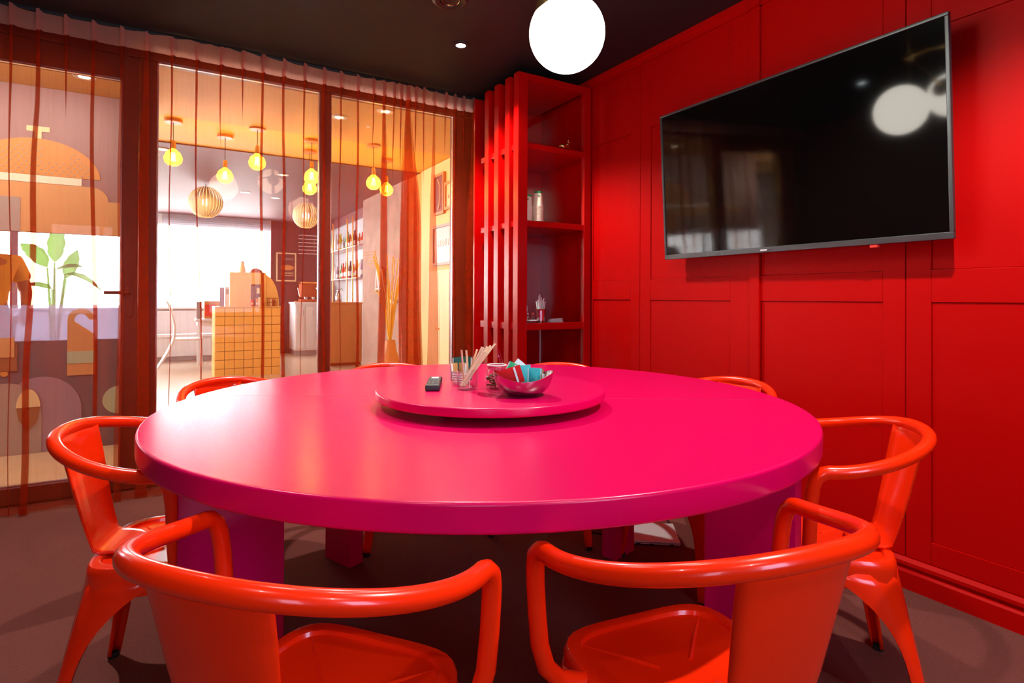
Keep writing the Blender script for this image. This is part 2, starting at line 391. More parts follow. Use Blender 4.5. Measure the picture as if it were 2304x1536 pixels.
struct(build('wall_far_plum', MB().box(1.72, 3.2, RY1-.1, RY1, 0, ZC), 'plum', smooth=False), 'plum wall right of the far window')
w4 = struct(build('window_4', MB().box(RX0, 1.72, RY1-.06, RY1-.052, .93, 2.47), 'glass', smooth=False), 'big far window full of daylight')
for x in (-4.2, -2.52, -2.22):
    build('mullion', MB().rbox(x-.05, x+.05, RY1-.1, RY1-.02, .93, 2.47, .004), 'plum' if x < -1 else 'white', w4)
build('sill', MB().rbox(RX0, 1.72, RY1-.22, RY1-.02, .90, .935, .004), 'white', w4)
# right-hand side: cream wall, ochre wall, plaster wall, bar wall
wc = struct(build('wall_restaurant_right', MB().box(2.6, 2.75, 4.13, 6.5, 0, ZC), 'cream', smooth=False), 'cream wall beside the partition')
struct(build('wall_ochre', MB().box(2.62, 2.75, 6.5, 7.0, 0, ZC), 'ochre', smooth=False), 'ochre wall strip beyond the curtain folds')
wp = struct(build('wall_plaster', MB().box(2.6, 2.86, 7.0, 8.95, 0, ZC), 'plaster', smooth=False), 'rough plaster wall with a lit sign')
struct(build('wall_bar', MB().box(2.86, 2.98, 8.95, RY1, 0, 2.52).box(2.80, 2.98, 8.95, RY1, 2.52, ZC), 'bluewall', smooth=False), 'pale blue wall behind the bar shelves')
struct(build('wall_bulkhead', MB().box(2.79, 2.80, 8.95, RY1-.1, 2.5, ZC), 'plum', smooth=False))

# ================================================================== SHELF UNIT
sh = thing('shelf_unit', 'tall red open shelf unit in the corner with slatted side', 'shelf', (2.2, 3.45, 0))
def shp(name, x0, x1, y0, y1, z0, z1, r=.003):
    return build(name, MB().rbox(x0-2.2, x1-2.2, y0-3.45, y1-3.45, z0, z1, r), 'shelf', sh)
for i, y in enumerate((3.134, 3.248, 3.394, 3.535)):
    shp('slat', 1.912, 1.985, y, y+.06, 0, 2.60)
shp('front_stile', 2.448, 2.505, 3.134, 3.17, 0, 2.60)
for n, b in (('side_panel', (2.498, 2.512, 3.165, 3.745)), ('back_panel', (1.912, 2.50, 3.745, 3.765))):
    build(n, MB().rbox(b[0]-2.2, b[1]-2.2, b[2]-3.45, b[3]-3.45, 0, 2.60, .002), 'shelf_gloss', sh)
shp('top_board', 1.985, 2.448, 3.134, 3.744, 2.558, 2.60)
for z0, z1 in ((2.112, 2.15), (1.607, 1.645), (.93, .976)):
    shp('shelf_board', 1.986, 2.497, 3.136 if z0 < 1 else 3.137, 3.743, z0, z1)
    for y in (3.194, 3.308, 3.454, 3.595):
        shp('spacer', 1.93, 1.984, y, min(y+.086, 3.744), z0, z1)
shp('back_rail', 1.985, 2.06, 3.725, 3.744, 0, .93)
build('corner_bead', MB().box(2.486-2.2, 2.494-2.2, 3.735-3.45, 3.744-3.45, 0, .93), 'whitel', sh, smooth=False)

# ================================================================== TABLE
TX, TY, TZ, TR = .955, 1.763, .7917, 1.031
tb = thing('dining_table', 'large round magenta lacquered dining table', 'table', (TX, TY, 0))
t0 = .735
build('tabletop', MB().lathe([(0, t0), (TR-.006, t0), (TR-.001, t0+.003), (TR, t0+.008), (TR, TZ-.007), (TR-.002, TZ-.002), (TR-.007, TZ), (0, TZ)], 160), 'table', tb, ang=60)
build('joint_line', MB().box(-TR+.01, TR-.01, -.0006, .0006, TZ-.002, TZ+.0002).turn(Matrix.Rotation(radians(148), 4, 'Z')), 'rubber', tb, smooth=False)
for a, ra, rb_ in ((188, .70, .95), (112, .72, .89), (14, .72, .87), (-68, .77, .99)):
    L = MB().rbox(ra, rb_, -.035, .035, 0, t0-.001, .003)
    build('leg', L, 'table', tb, rot=(0, 0, radians(a)))
SZ, SR = .845, .374
ls = thing('lazy_susan', 'magenta round turntable board at the centre of the table', 'turntable', (.915, 1.666, TZ))
build('board', MB().lathe([(0, .026), (SR-.006, .026), (SR-.002, .028), (SR, .032), (SR, .0485), (SR-.002, .0518), (SR-.005, .0533), (0, .0533)], 120), 'table', ls, ang=60)
build('bearing', MB().lathe([(0, 0), (.17, 0), (.17, .026), (0, .026)], 48), 'black', ls)

# ================================================================== CHAIRS
def make_chair(label):
    t = thing('metal_armchair', label, 'chair', group='orange red metal armchairs round the table')
    w_, D, e1, e2, za, zb = .294, .297, .887, 1.046, .704, .772
    def lp(a):
        c, s = cos(a), sin(a); s2 = abs(s)**e2
        return Vector((-w_*(1 if c >= 0 else -1)*abs(c)**e1, -D*s2, za+(zb-za)*s2**1.6))
    main = [lp(pi*i/48) for i in range(49)]
    post = [(-.296, .012, .701), (-.297, .026, .690), (-.2955, .035, .668), (-.293, .039, .635), (-.289, .041, .58), (-.283, .042, .52), (-.270, .042, .476), (-.245, .042, .448), (-.205, .042, .433), (-.175, .042, .430)]
    left = [Vector(p) for p in post]; right = [Vector((-p.x, p.y, p.z)) for p in left]
    path = left[::-1]+main+right
    build('arm_frame', MB().tube(path, .0168, 14), 'chair', t, ang=80)
    # seat: pressed square pan with a rolled rim and a shallow four-facet dish
    hw, yf, yb = .200, .180, -.205
    ym = (yf+yb)/2; hy = (yf-yb)/2
    def ring(k, z, n=64, p=5.0):
        out = []
        for i in range(n):
            a = 2*pi*i/n; c, s = cos(a), sin(a); q = (abs(c)**p+abs(s)**p)**(-1/p)
            taper = 1-.06*(1-s)/2
            out.append((hw*k*c*q*taper, ym+hy*k*s*q, z if not callable(z) else z(a)))
        return out
    rows = [ring(.985, .372), ring(1.0, .385), ring(1.0, .425), ring(.995, .438), ring(.97, .447), ring(.90, .449), ring(.86, .446), ring(.845, .438)]
    for k in (.80, .6, .4, .25, .14):
        rows.append(ring(k, .4375-.012*(1-k/.82)))
    rows.append(ring(.02, .4265))
    mb = MB().grid(rows, closed_u=True); n = len(mb.v); mb.f.append(tuple(range(n-64, n)))
    build('seat', mb, 'chair', t, ang=40)
    # embossed crossing creases on the pan
    cr = MB()
    for sx in (-1, 1):
        for sy in (-1, 1):
            cr.tube([(sx*.035, ym+sy*.035, .4265), (sx*.09, ym+sy*.09, .4315), (sx*.145, ym+sy*.14, .4355)], [.006, .005, .003], 6)
    build('crease', cr, 'chair', t)['kind'] = 'stuff'
    # splat: sheet from the back of the arm loop down to the seat, ending in a rounded tongue
    rows = []
    prof = [(0, -.296, .774, .116), (.1, -.285, .735, .115), (.25, -.270, .68, .111), (.45, -.252, .61, .104), (.65, -.234, .545, .097), (.8, -.220, .50, .092), (.88, -.211, .475, .090), (.93, -.200, .460, .089), (.97, -.183, .4525, .087), (1.0, -.155, .4505, .080), (1.03, -.130, .450, .066), (1.05, -.112, .4495, .045), (1.06, -.104, .449, .02)]
    for u, y, z, h in prof:
        bow = .024*max(0, 1-u)
        row = []
        for k in range(13):
            s = -1+2*k/12
            row.append((h*s, y+bow*s*s+(.006 if abs(s) > .99 and u < .9 else 0), z))
        rows.append(row)
    build('backrest', MB().grid(rows), 'chair', t, thick=.005, ang=50)
    # legs: corner channels whose wings sweep up into the apron as an arch
    for sx in (-1, 1):
        for sy in (-1, 1):
            mb = MB(); rows = []
            for i in range(15):
                z = .012+(.415-.012)*i/14
                q = 1-z/.415
                cx = sx*((.2005 if sy > 0 else .190)+.050*q**1.1); cy = (yf+.0005+.036*q if sy > 0 else yb-.0005-.060*q**1.2)
                g = max(0, (z-.15)/.25)
                wx = .026+.016*(z/.4)+.142*g**3.0; wy = .026+.016*(z/.4)+.135*g**3.0
                rr = .012+.073*(z/.4)**2.5
                pts = [(cx-sx*wx, cy-sy*.010), (cx-sx*wx, cy), (cx-sx*(wx*.55+rr*.45), cy), (cx-sx*rr, cy), (cx-sx*rr*.3, cy-sy*rr*.3), (cx, cy-sy*rr), (cx, cy-sy*(wy*.55+rr*.45)), (cx, cy-sy*wy), (cx-sx*.010, cy-sy*wy)]
                rows.append([(a, b, z) for a, b in pts])
            lg = build('leg', MB().grid(rows), 'chair', t, thick=.003, ang=50)
            cx = sx*.248; cy = yf+.036 if sy > 0 else yb-.063
            build('rubber_foot', MB().lathe([(0, 0), (.015, 0), (.017, .003), (.016, .018), (0, .018)], 14, (cx-sx*.013, cy-sy*.013, 0)), 'rubber', lg)
    return t
chairs = [
    (.246, 1.037, 38.8, 'metal armchair at the front left, its back towards the viewer, seat pulled out'),
    (.846, .773, 81.3, 'metal armchair at the front right, its back towards the viewer'),
    (.042, 1.915, -14.3, 'metal armchair on the curtain side, arms pushed under the table edge'),
    (1.646, 1.026, 131.9, 'metal armchair nearest the panelled wall below the television'),
    (.336, 2.561, -53.6, 'metal armchair behind the table in front of the tiled counter view'),
    (1.914, 1.683, 177.4, 'metal armchair behind the table against the panelled wall, pale sticker on its back'),
    (.985, 2.70, -90, 'metal armchair at the far side of the table before the curtain folds'),
    (1.63, 2.36, -138, 'metal armchair at the far side of the table before the shelf unit'),
]
c0 = make_chair(chairs[0][3])
for i, (x, y, a, lab) in enumerate(chairs):
    c = c0 if i == 0 else dup(c0, label=lab)
    c.location = (x, y, 0); c.rotation_euler = (0, 0, radians(a-90))
    if i == 5:
        build('sticker', MB().box(.066, .106, -.248, -.246, .70, .74), 'paper', c, smooth=False)['label'] = 'pale pink paper sticker'

# ================================================================== TELEVISION
tv = bpy.data.objects.new('television', None); COL.objects.link(tv)
tag(tv, 'large black flat television hung on the red panelled wall', 'television')
tw, th = 1.405, .813
tv.location = (2.43, (2.358+.953)/2, 1.361); tv.rotation_euler = (0, -math.atan2(.045, .812), 0)
def tvp(name, b, m, r=.003, par=None): return build(name, MB().rbox(*b, r), m, par or tv)
tvp('back_shell', (.004, .040, -tw/2+.01, tw/2-.01, .01, th-.01), 'black', .01)
tvp('screen', (-.003, .006, -tw/2+.013, tw/2-.013, .026, th-.013), 'screen', .001)
for n, b in [('bezel', (-.008, .012, -tw/2, tw/2, 0, .026)), ('bezel', (-.008, .012, -tw/2, tw/2, th-.013, th)), ('bezel', (-.008, .012, -tw/2, -tw/2+.014, .026, th-.013)), ('bezel', (-.008, .012, tw/2-.014, tw/2, .026, th-.013))]:
    tvp(n, b, 'tvframe', .003)
tvp('maker_mark', (-.010, -.007, .05, .085, .009, .015), 'whitel', .001)
tvp('sensor_box', (-.004, .014, -.44, -.41, -.012, .001), 'redbox', .002)
tvp('wall_bracket', (.040, .078, -.25, .25, .25, .55), 'black', .003)

# ================================================================== LAMPS OF THE ROOM
ch = thing('chandelier', 'brass pendant chandelier with white opal globe over the table', 'lamp', (.99, 1.70, ZC))
build('canopy', MB().lathe([(0, 0), (.06, 0), (.06, -.02), (.02, -.03), (0, -.03)], 28), 'brass', ch)
hub = Vector((0, 0, -.24))
build('stem', MB().tube([(0, 0, -.02), hub], .008, 12), 'brass', ch)
build('hub', MB().ball(hub, .028), 'brass', ch)
GR = .135
for gx, gy, gz in [(1.212, 1.655, 2.085), (.455, 1.70, 2.245), (.95, 1.30, 2.42)]:
    g = Vector((gx-.99, gy-1.70, gz-ZC)); d = (hub-g); L = d.length; d.normalize()
    if gz < 2.2: d = Vector((-.53, .05, .75)).normalized()
    cap = g+d*GR
    arm = build('arm', MB().tube([hub, (hub+cap+d*.06)/2+Vector((0, 0, .01)), cap+d*.05, cap+d*.01], .007, 10), 'brass', ch)
    build('globe_cap', MB().lathe([(0, -.012), (.062, -.022), (.063, -.018), (.045, .006), (.014, .016), (.012, .05), (0, .05)], 28, cap, d), 'brass', arm)
    build('opal_globe', MB().ball(g, GR, 48, 32), 'globe', ch)
def downlight(name, label, x, y, m, r=.045, group=None, zc=ZC, ring='ceiling', rm=.7):
    t = thing(name, label, 'lamp', (x, y, zc), 0, group)
    build('trim_ring', MB().lathe([(r*.72, -.001), (r*.72, -.006), (r*1.3, -.006), (r*1.36, -.001)], 32), ring, t)
    build('lens', MB().lathe([(0, -.003), (r*rm, -.003), (r*rm, -.001), (0, -.001)], 28), m, t)
    return t
labs = ['small round cold white ceiling spot shining above the curtain end', 'ceiling spot near the curtain, outside the picture', 'ceiling spot near the television, outside the picture', 'ceiling spot above the viewer, outside the picture', 'ceiling spot behind the viewer']
for (x, y), lb in zip(ROOM_SPOTS, labs): downlight('ceiling_spot', lb, x, y, 'led', .042, 'recessed ceiling spots of the red room')
sp = thing('ceiling_speaker', 'round black ceiling fitting with a thin brass ring', 'speaker', (1.215, 2.66, ZC))
build('rim', MB().lathe([(.052, -.002), (.055, -.012), (.078, -.016), (.094, -.008), (.096, 0)], 40), 'black', sp)
build('inner_ring', MB().lathe([(.044, -.008), (.046, -.011), (.049, -.008)], 36), 'brass', sp)
build('cone', MB().lathe([(0, -.004), (.044, -.008)], 30), 'black', sp)

# ================================================================== CURTAIN
def curtain():
    ytop = 3.86
    px = [-.83, -.714, -.606, -.491, -.37, -.243, -.127, -.003, .122, .252, .369, .483, .606, .733, .854, .964, 1.077, 1.185, 1.26, 1.331, 1.383, 1.432, 1.489, 1.55, 1.636, 1.724, 1.796, 1.87, 1.952, 2.02]
    px = [-1.42, -1.31, -1.19, -1.07, -.95]+px
    # middle / bottom overlap width of each fold; wide ones make the dark bunched bands
    wide = {-.606: (.018, .024), -.37: (.014, .016), -.243: (.010, .030), -.127: (.050, .055), .122: (.006, .004), .483: (.012, .016), .606: (.014, .020), .854: (.016, .012), 1.077: (.010, .018), 1.26: (.045, .050), 1.432: (.12, .15), 1.636: (.035, .11), 1.796: (.016, .010), 1.952: (.12, .12), 2.02: (.06, .06), -.714: (.003, .002), -.003: (.004, .002), .733: (.004, .002), .964: (.004, .002)}
    dark = (1.432, 1.952, 1.26)
    shift = {-.606: -.055, -.37: .03, -.127: -.015, .122: .06, .483: .01, .606: .02, 1.26: -.03, 1.432: .03, 1.636: -.02}
    nz = 46; zt, zb = 2.648, .006
    rnd = [(random.uniform(0, 6), random.uniform(.6, 1.6), random.uniform(-.012, .012)) for _ in px]
    rows = []
    for i in range(nz+1):
        s = i/nz
        z = zt-(zt-zb)*(s**1.15)
        pts = []
        for j, x in enumerate(px):
            key = min(wide, key=lambda k: abs(k-x)); mid, bot = wide[key] if abs(key-x) < 1e-6 else (0, 0)
            u = min(1, max(0, (zt-z)/(1.0 if abs(key-x) < 1e-6 and max(mid, bot) > .009 else .42+.3*abs(sin(j*2.3))))); v = min(1, max(0, (zt-z-.5)/2.0))
            top = .011
            wj = (top*(1-u)+mid*u)*(1-v)+bot*v
            ph, fr_, dx = rnd[j]; ee = .0015*min(1, wj/.004)
            xx = x+(shift.get(x, dx)*.8)*v+.006*sin(ph+fr_*z*4)*min(1, s*3)
            dep = min(.010, wj*1.2)+.9*wj*(1 if wj < .03 else .55)
            lay = 2 if key in dark or bot < .03 or abs(key-x) > 1e-6 else 1
            # flat span towards this fold, bowed a little
            if j:
                x0, y0 = pts[-1]
                for q in (.25, .5, .75):
                    bow = (.006+.012*s)*sin(pi*q)*sin(ph*3+j)
                    hang = .012*sin(2.2*xx*5+ph)*s
                    pts.append((x0+(xx-wj/2-x0)*q, ytop+bow+hang))
            yb_ = ytop+.016*sin(ph+z*1.3)*s
            yy = yb_
            for k in range(lay):
                pts.append((xx+wj/2, yy)); pts.append((xx+wj/2+ee, yy-dep*.25))
                pts.append((xx-wj/2, yy-dep*.4)); pts.append((xx-wj/2-ee, yy-dep*.55)); yy -= dep*.6
            pts.append((xx+wj/2+.004, yy-.001)); 
            if lay == 1: pts += [(xx+wj/2+.006, yy)]*4
            pts.append((xx+wj/2+.016, yb_-.002))
        rows.append([(a, b, z+(.010*sin(a*9)+.006*sin(a*23) if i == nz else 0)+(.0 if i else .010*abs(sin(pi*0)))) for a, b in pts])
    return rows
rows = curtain()
zhead = 2.545
kh = next(i for i, r in enumerate(rows) if r[0][2] < zhead)
rows = [[(a, b, c if i else c-.018*abs(sin((k % 12)/12*pi))) for k, (a, b, c) in enumerate(r)] for i, r in enumerate(rows)]
cu = thing('sheer_curtain', 'floor-length sheer rust red curtain drawn across the glass partition', 'curtain', (0, 0, 0))
build('cloth_panel', MB().grid(rows[kh:]), 'sheer', cu, fix=False, ang=70)
def sub(a, b, t): return tuple(a[i]+(b[i]-a[i])*t for i in range(3))
head = rows[:kh+1]
build('pleated_heading', MB().grid([[(a, b-.002, c) for a, b, c in r] for r in head]), 'heading', cu, fix=False, ang=70)
hem = [[(a, b-.003, z) for a, b, _ in rows[-1]] for z in (.012, .045)]
build('hem', MB().grid(hem), 'sheer', cu, fix=False)
tr = tag(build('curtain_track', MB().rbox(XL, 2.06, 3.875, 3.905, 2.642, 2.66, .002), 'black'), 'black curtain track fixed along the ceiling before the glass', 'curtain track')

# ================================================================== THINGS ON THE TURNTABLE
def at(x, y): return (x, y, SZ)
rc = thing('remote_control', 'black remote control lying on the turntable beside the stirrers', 'remote', at(.753, 1.763), -.46)
build('body', MB().rbox(-.023, .023, -.10, .10, 0, .020, .005, 3), 'black', rc)
for i in range(6):
    for k in (-1, 0, 1):
        build('button', MB().rbox(k*.012-.004, k*.012+.004, -.080+i*.020, -.071+i*.020, .0195, .022, .001), 'button', rc)
build('button', MB().rbox(-.012, .012, .048, .070, .0195, .0222, .001), 'whitel', rc)['label'] = 'white label key'

gl = thing('tumbler', 'clear glass tumbler holding wooden stirrers on the turntable', 'glass', at(.8215, 1.6525))
build('glass_wall', MB().lathe([(0, 0), (.030, 0), (.0325, .003), (.0345, .066), (.0335, .0665), (.0312, .010), (0, .009)], 36), 'clear', gl)
base = Vector(at(.8215, 1.6525))
R, F = rt, Vector((sin(YAW), cos(YAW), 0))
stirs = [(-.012, -.020, .138, 'p'), (.004, -.006, .135, 'p'), (-.018, .052, .148, 'p')]+[(-.022+random.uniform(-.004, .012), random.uniform(.045, .078), random.uniform(.128, .152), 'w') for _ in range(15)]
stirs += [(-.015, .088, .160, 'w'), (-.008, .030, .140, 'w')]
def stick(p0, p1, wd, th, m, name, label, cat, group):
    p0, p1 = Vector(p0), Vector(p1); d = p1-p0; L = d.length
    o = build(name, MB().rbox(-wd/2, wd/2, -th/2, th/2, 0, L, th*.4, 1), m, None, p0)
    q = Vector((0, 0, 1)).rotation_difference(d); o.rotation_euler = (q @ Matrix.Rotation(YAW*-1+random.uniform(-.5, .5), 3, 'Z').to_quaternion()).to_euler()
    return tag(o, label, cat, group)
for i, (b0, t0_, h, kd) in enumerate(stirs):
    dy = random.uniform(-.012, .012)
    p0 = base+R*(b0*.9)+F*dy+Vector((0, 0, .012)); p1 = base+R*t0_+F*(dy+random.uniform(-.012, .02))+Vector((0, 0, h*.92))
    stick(p0, p1, .0065, .0022, 'wood', 'wooden_stirrer', 'pale wooden coffee stirrer standing in the clear tumbler', 'stirrer', 'wooden stirrers in the tumbler')

jr = thing('storage_jar', 'clip-top glass jar half full of brown beans behind the bowl', 'jar', at(.916, 1.63))
build('glass_wall', MB().lathe([(0, 0), (.030, 0), (.036, .006), (.0385, .03), (.036, .048), (.030, .058), (.030, .075), (.0285, .075), (.0285, .058), (.034, .046), (.0365, .03), (.034, .008), (0, .004)], 32), 'clear', jr)
bn = MB()
for i in range(90):
    a, q = random.uniform(0, 2*pi), random.uniform(0, 1)**.5; z = random.uniform(.010, .042)
    bn.ball((.031*q*cos(a), .031*q*sin(a), z), .0052, 6, 4, (1.2, .8, .7))
build('bean_fill', bn, 'beans', jr)['kind'] = 'stuff'
build('wire_clip', MB().tube([(.031*cos(a), .031*sin(a), .066) for a in [2*pi*i/24 for i in range(24)]], .0015, 6, closed=True), 'steel', jr)
build('rim_seal', MB().tube([(.0305*cos(a), .0305*sin(a), .076) for a in [2*pi*i/24 for i in range(24)]], .002, 6, closed=True), 'whitestick', jr)
lidm = MB().lathe([(0, .004), (.022, .003), (.028, 0), (.029, .004), (.024, .009), (0, .011)], 28)
lidm.turn(Matrix.Translation((.018, .022, .100)) @ Matrix.Rotation(radians(70), 4, 'Y') @ Matrix.Rotation(radians(25), 4, 'X'))
build('lid', lidm, 'clear', jr)

cp = thing('ribbed_cup', 'white ribbed china cup behind the tumbler holding sachets', 'cup', at(.857, 1.771))
prof = [(0, 0), (.024, 0), (.026, .003)]+[(.0265+.0006*i+(.0016 if i % 2 else -.0004), .006+i*.004) for i in range(9)]+[(.034, .045), (.032, .045), (.0245, .006), (0, .005)]
build('cup_body', MB().lathe(prof, 36), 'china', cp, ang=50)
def sachet(name, c, r_ax, u_ax, wd, ht, m, label, group, stripe=None):
    """flat pillow packet standing in a cup or bowl; r_ax, u_ax span it"""
    r_ax, u_ax = Vector(r_ax).normalized(), Vector(u_ax); u_ax = (u_ax-r_ax*u_ax.dot(r_ax)).normalized(); n = r_ax.cross(u_ax)
    mb = MB(); rows = []
    for side in (1, -1):
        rows = []
        for i in range(7):
            row = []
            for k in range(7):
                a, b = k/6, i/6
                puff = .0035*(sin(pi*a)*sin(pi*b))**.7*side if 0 < k < 6 and 0 < i < 6 else 0
                row.append(Vector(c)+r_ax*(wd*(a-.5))+u_ax*(ht*b)+n*(puff+.0003*side))
            rows.append(row)
        mb.grid(rows)
    o = tag(build(name, mb, m, fix=False), label, 'sachet', group)
    if stripe:
        for s0, s1, sm in stripe:
            q = MB()
            P = [Vector(c)+r_ax*(wd*(a-.5))+u_ax*(ht*b)+n*.0042 for a, b in ((s0, .04), (s1, .04), (s1, .96), (s0, .96))]
            P2 = [v-n*.0084 for v in P]
            q.add(P, [(0, 1, 2, 3)]); q.add(P2, [(3, 2, 1, 0)])
            build('printed_band', q, sm, o, fix=False)
    return o
UPZ = Vector((0, 0, 1))
cb = Vector(at(.857, 1.771))
sachet('sugar_sachet', cb-R*.022+F*-.004+UPZ*.010, R*.8+F*.5, UPZ-R*.22, .026, .062, 'brownpaper', 'brown sugar sachet leaning at the left of the white ribbed cup', 'sugar sachets in the ribbed cup', [(0, .22, 'paper')])
sachet('sugar_sachet', cb+R*.004+F*.008+UPZ*.010, R, UPZ+R*.1, .026, .062, 'brownpaper', 'brown sugar sachet in the middle of the white ribbed cup', 'sugar sachets in the ribbed cup', [(.75, 1, 'paper')])
sachet('tea_sachet', cb-R*.004+F*.012+UPZ*.012, R+F*.1, UPZ-R*.05, .056, .078, 'dkgreen', 'dark green tea sachet standing at the back of the ribbed cup', 'tea sachets in the ribbed cup', [(0, .06, 'paper')])
sachet('tea_sachet', cb+R*.012+F*.016+UPZ*.012, R-F*.2, UPZ+R*.16, .046, .080, 'dkgreen', 'dark green tea sachet tilted right behind the stirrers', 'tea sachets in the ribbed cup', [(.93, 1, 'paper')])

bw = thing('metal_bowl', 'satin steel bowl with a wavy rim full of sachets on the turntable', 'bowl', at(.922, 1.476))
rows = []
for side in (0, 1):
    for i in range(13):
        q = i/12 if side == 0 else 1-i/12
        row = []
        for k in range(72):
            a = 2*pi*k/72
            hh = .060+.012*cos(2*(a+YAW))
            rr = (.030+.058*sin(q*pi/2*.92)**.9)*(1+.05*cos(2*(a+YAW)))-(.0016 if side else 0)
            row.append((rr*cos(a), rr*sin(a), hh*q**1.9+.002+(.0016 if side else 0)*(1-q)))
        rows.append(row)
mb = MB().grid(rows, closed_u=True); n = len(mb.v)
mb.f += [tuple(range(72))[::-1], tuple(range(n-72, n))]
build('bowl_shell', mb, 'bowl', bw, ang=70)
bc = Vector(at(.922, 1.476))
S = 'sachets in the steel bowl'
sachet('sugar_packet', bc-R*.031-F*.022+UPZ*.034, R*.95+UPZ*.30, UPZ-R*.40, .075, .052, 'redpaper', 'glossy red packet at the front of the steel bowl', S, [(.70, .78, 'paper')])
sachet('sugar_packet', bc-R*.060+F*.004+UPZ*.046, R*.9+UPZ*.28+F*.2, UPZ-R*.2, .034, .026, 'redpaper', 'small red packet sticking out at the left rim of the steel bowl', S)
sachet('tea_sachet', bc-R*.050+F*.016+UPZ*.026, R*.9-UPZ*.45, UPZ+R*.12, .052, .072, 'mint', 'emerald green tea sachet with a white stripe at the back of the steel bowl', S, [(.38, .48, 'paper'), (0, .05, 'paper'), (.95, 1, 'paper')])
sachet('tea_sachet', bc-R*.030+F*.032+UPZ*.050, R*.77-UPZ*.64, UPZ*.77+R*.64, .052, .054, 'paper', 'white tea sachet sticking up highest in the steel bowl', S)
sachet('tea_sachet', bc+R*.010-F*.006+UPZ*.030, R*.95+UPZ*.10, UPZ-R*.10, .036, .062, 'teal', 'teal sachet with a pale foot left of the other teal ones in the bowl', S, [(.0, .12, 'paper')])
sachet('tea_sachet', bc+R*.029-F*.012+UPZ*.030, R*.9-F*.3, UPZ+R*.08, .032, .054, 'teal', 'teal sachet in the middle of the teal row in the bowl', S, [(0, .12, 'paper')])
sachet('tea_sachet', bc+R*.041+F*.002+UPZ*.032, R*.9-F*.4, UPZ+R*.12, .030, .050, 'teal', 'teal sachet at the right end of the teal row in the bowl', S, [(.9, 1, 'paper')])
sachet('sugar_packet', bc+R*.052+F*.006+UPZ*.034, R*.7-F*.7, UPZ+R*.12, .022, .044, 'brownpaper', 'slim brown sugar packet beside the teal sachets in the bowl', S, [(0, .3, 'paper')])
sachet('sugar_packet', bc+R*.056-F*.006+UPZ*.034, R*.7-F*.7, UPZ+R*.1, .020, .032, 'paper', 'slim white sugar packet at the right rim of the bowl', S, [(.4, .6, 'brownpaper')])

# ================================================================== THINGS ON THE SHELVES
def cupmesh():
    return MB().lathe([(.0255, .006), (.0265, 0), (.0270, -.002), (.0355, -.088), (.0372, -.0885), (.0376, -.091), (.0366, -.0925), (.0345, -.0905), (.026, -.005), (0, -.005)], 28)
cupm = None
for (x, y, ht, nm) in [(2.020, 3.19, .168, 'shorter left'), (2.087, 3.165, .190, 'taller right')]:
    n = int((ht-.09)/.0082)
    for i in range(n+1):
        z = 1.645+.0932+i*.0082
        lab = f'kraft paper cup nested in the {nm} upturned stack on the shelf'
        if i == n: lab = f'topmost kraft paper cup of the {nm} stack, green base upward'
        if cupm is None:
            o = build('paper_cup', cupmesh(), 'cup', None, (x, y, z)); cupm = o
        else:
            o = cupm.copy(); COL.objects.link(o); o.location = (x, y, z)
        tag(o, lab, 'cup', f'paper cups in the {nm} stack')
        if i == n:
            build('green_base', MB().lathe([(0, .0015), (.0252, .0015), (.0262, .007), (.0272, .0065), (.0278, -.006), (.0270, -.006), (.0262, 0)], 28), 'green', o)
            a = -2.0
            build('leaf_mark', MB().ball((.0292*cos(a), .0292*sin(a), -.025), .0065, 10, 8, (.9, .5, .9)), 'green', o)
fg = thing('figurine', 'small brass animal figurine on the upper shelf', 'figurine', (2.30, 3.168, 2.1512), radians(20)); fg.scale = (1.25, 1.25, 1.25)
build('body', MB().ball((0, 0, .016), .026, 18, 12, (1.35, .9, .62)), 'brass', fg)
build('head', MB().ball((.026, -.004, .030), .013, 14, 10).ball((.022, -.012, .052), .006, 10, 8).ball((.036, -.006, .047), .006, 10, 8).tube([(.026, -.004, .03), (.022, -.012, .052)], .003, 6).tube([(.026, -.004, .03), (.036, -.006, .047)], .003, 6), 'brass', fg)
build('feet', MB().ball((-.02, -.016, .005), .009, 10, 6, (1.4, 1, .5)).ball((.018, -.02, .005), .009, 10, 6, (1.4, 1, .5)).ball((-.03, .004, .014), .008, 8, 6), 'brass', fg)
SH = .976
tin = thing('tin_cup', 'ribbed tin cup full of white sugar sticks on the lower shelf', 'cup', (2.16, 3.24, SH)); tin.scale = (1.12, 1.12, 1.15)
build('cup_body', MB().lathe([(0, 0), (.024, 0), (.026, .003)]+[(.026+.0002*i+(.0012 if i % 2 else 0), .006+.005*i) for i in range(14)]+[(.031, .078), (.029, .078), (.024, .004), (0, .003)], 28), 'steel', tin, ang=60)
for i, (a, h) in enumerate([(-.020, .118), (-.012, .128), (-.004, .160), (.004, .142), (.010, .124), (.016, .138), (.022, .117), (0, .120), (-.008, .150), (.012, .13)]):
    b = Vector((2.16, 3.24, SH+.006))
    stick(b+R*a*.6, b+R*a*1.45+F*random.uniform(-.012, .016)+UPZ*h*1.15, .0075, .006, 'whitestick', 'sugar_stick', 'white sugar stick standing in the tin cup', 'sugar stick', 'sugar sticks in the tin cup')
np_ = thing('napkin_pile', 'pile of folded white napkins beside the tin cup', 'napkins', (2.27, 3.22, SH), radians(-25))
for i in range(5):
    build('napkin', MB().rbox(-.05+.003*i, .045-.002*(i % 2), -.04, .04, .001+i*.0045, .004+i*.0045, .0012), 'paper', np_, rot=(0, radians(-1.2*i), radians((-1)**i*4)))
sc_ = tag(build('saucer', MB().lathe([(0, .003), (.030, .003), (.034, 0), (.040, .002), (.062, .013), (.0625, .015), (.040, .006), (0, .006)], 36), 'china', None, (2.075, 3.235, SH)), 'white china saucer under the little bottles on the lower shelf', 'saucer')
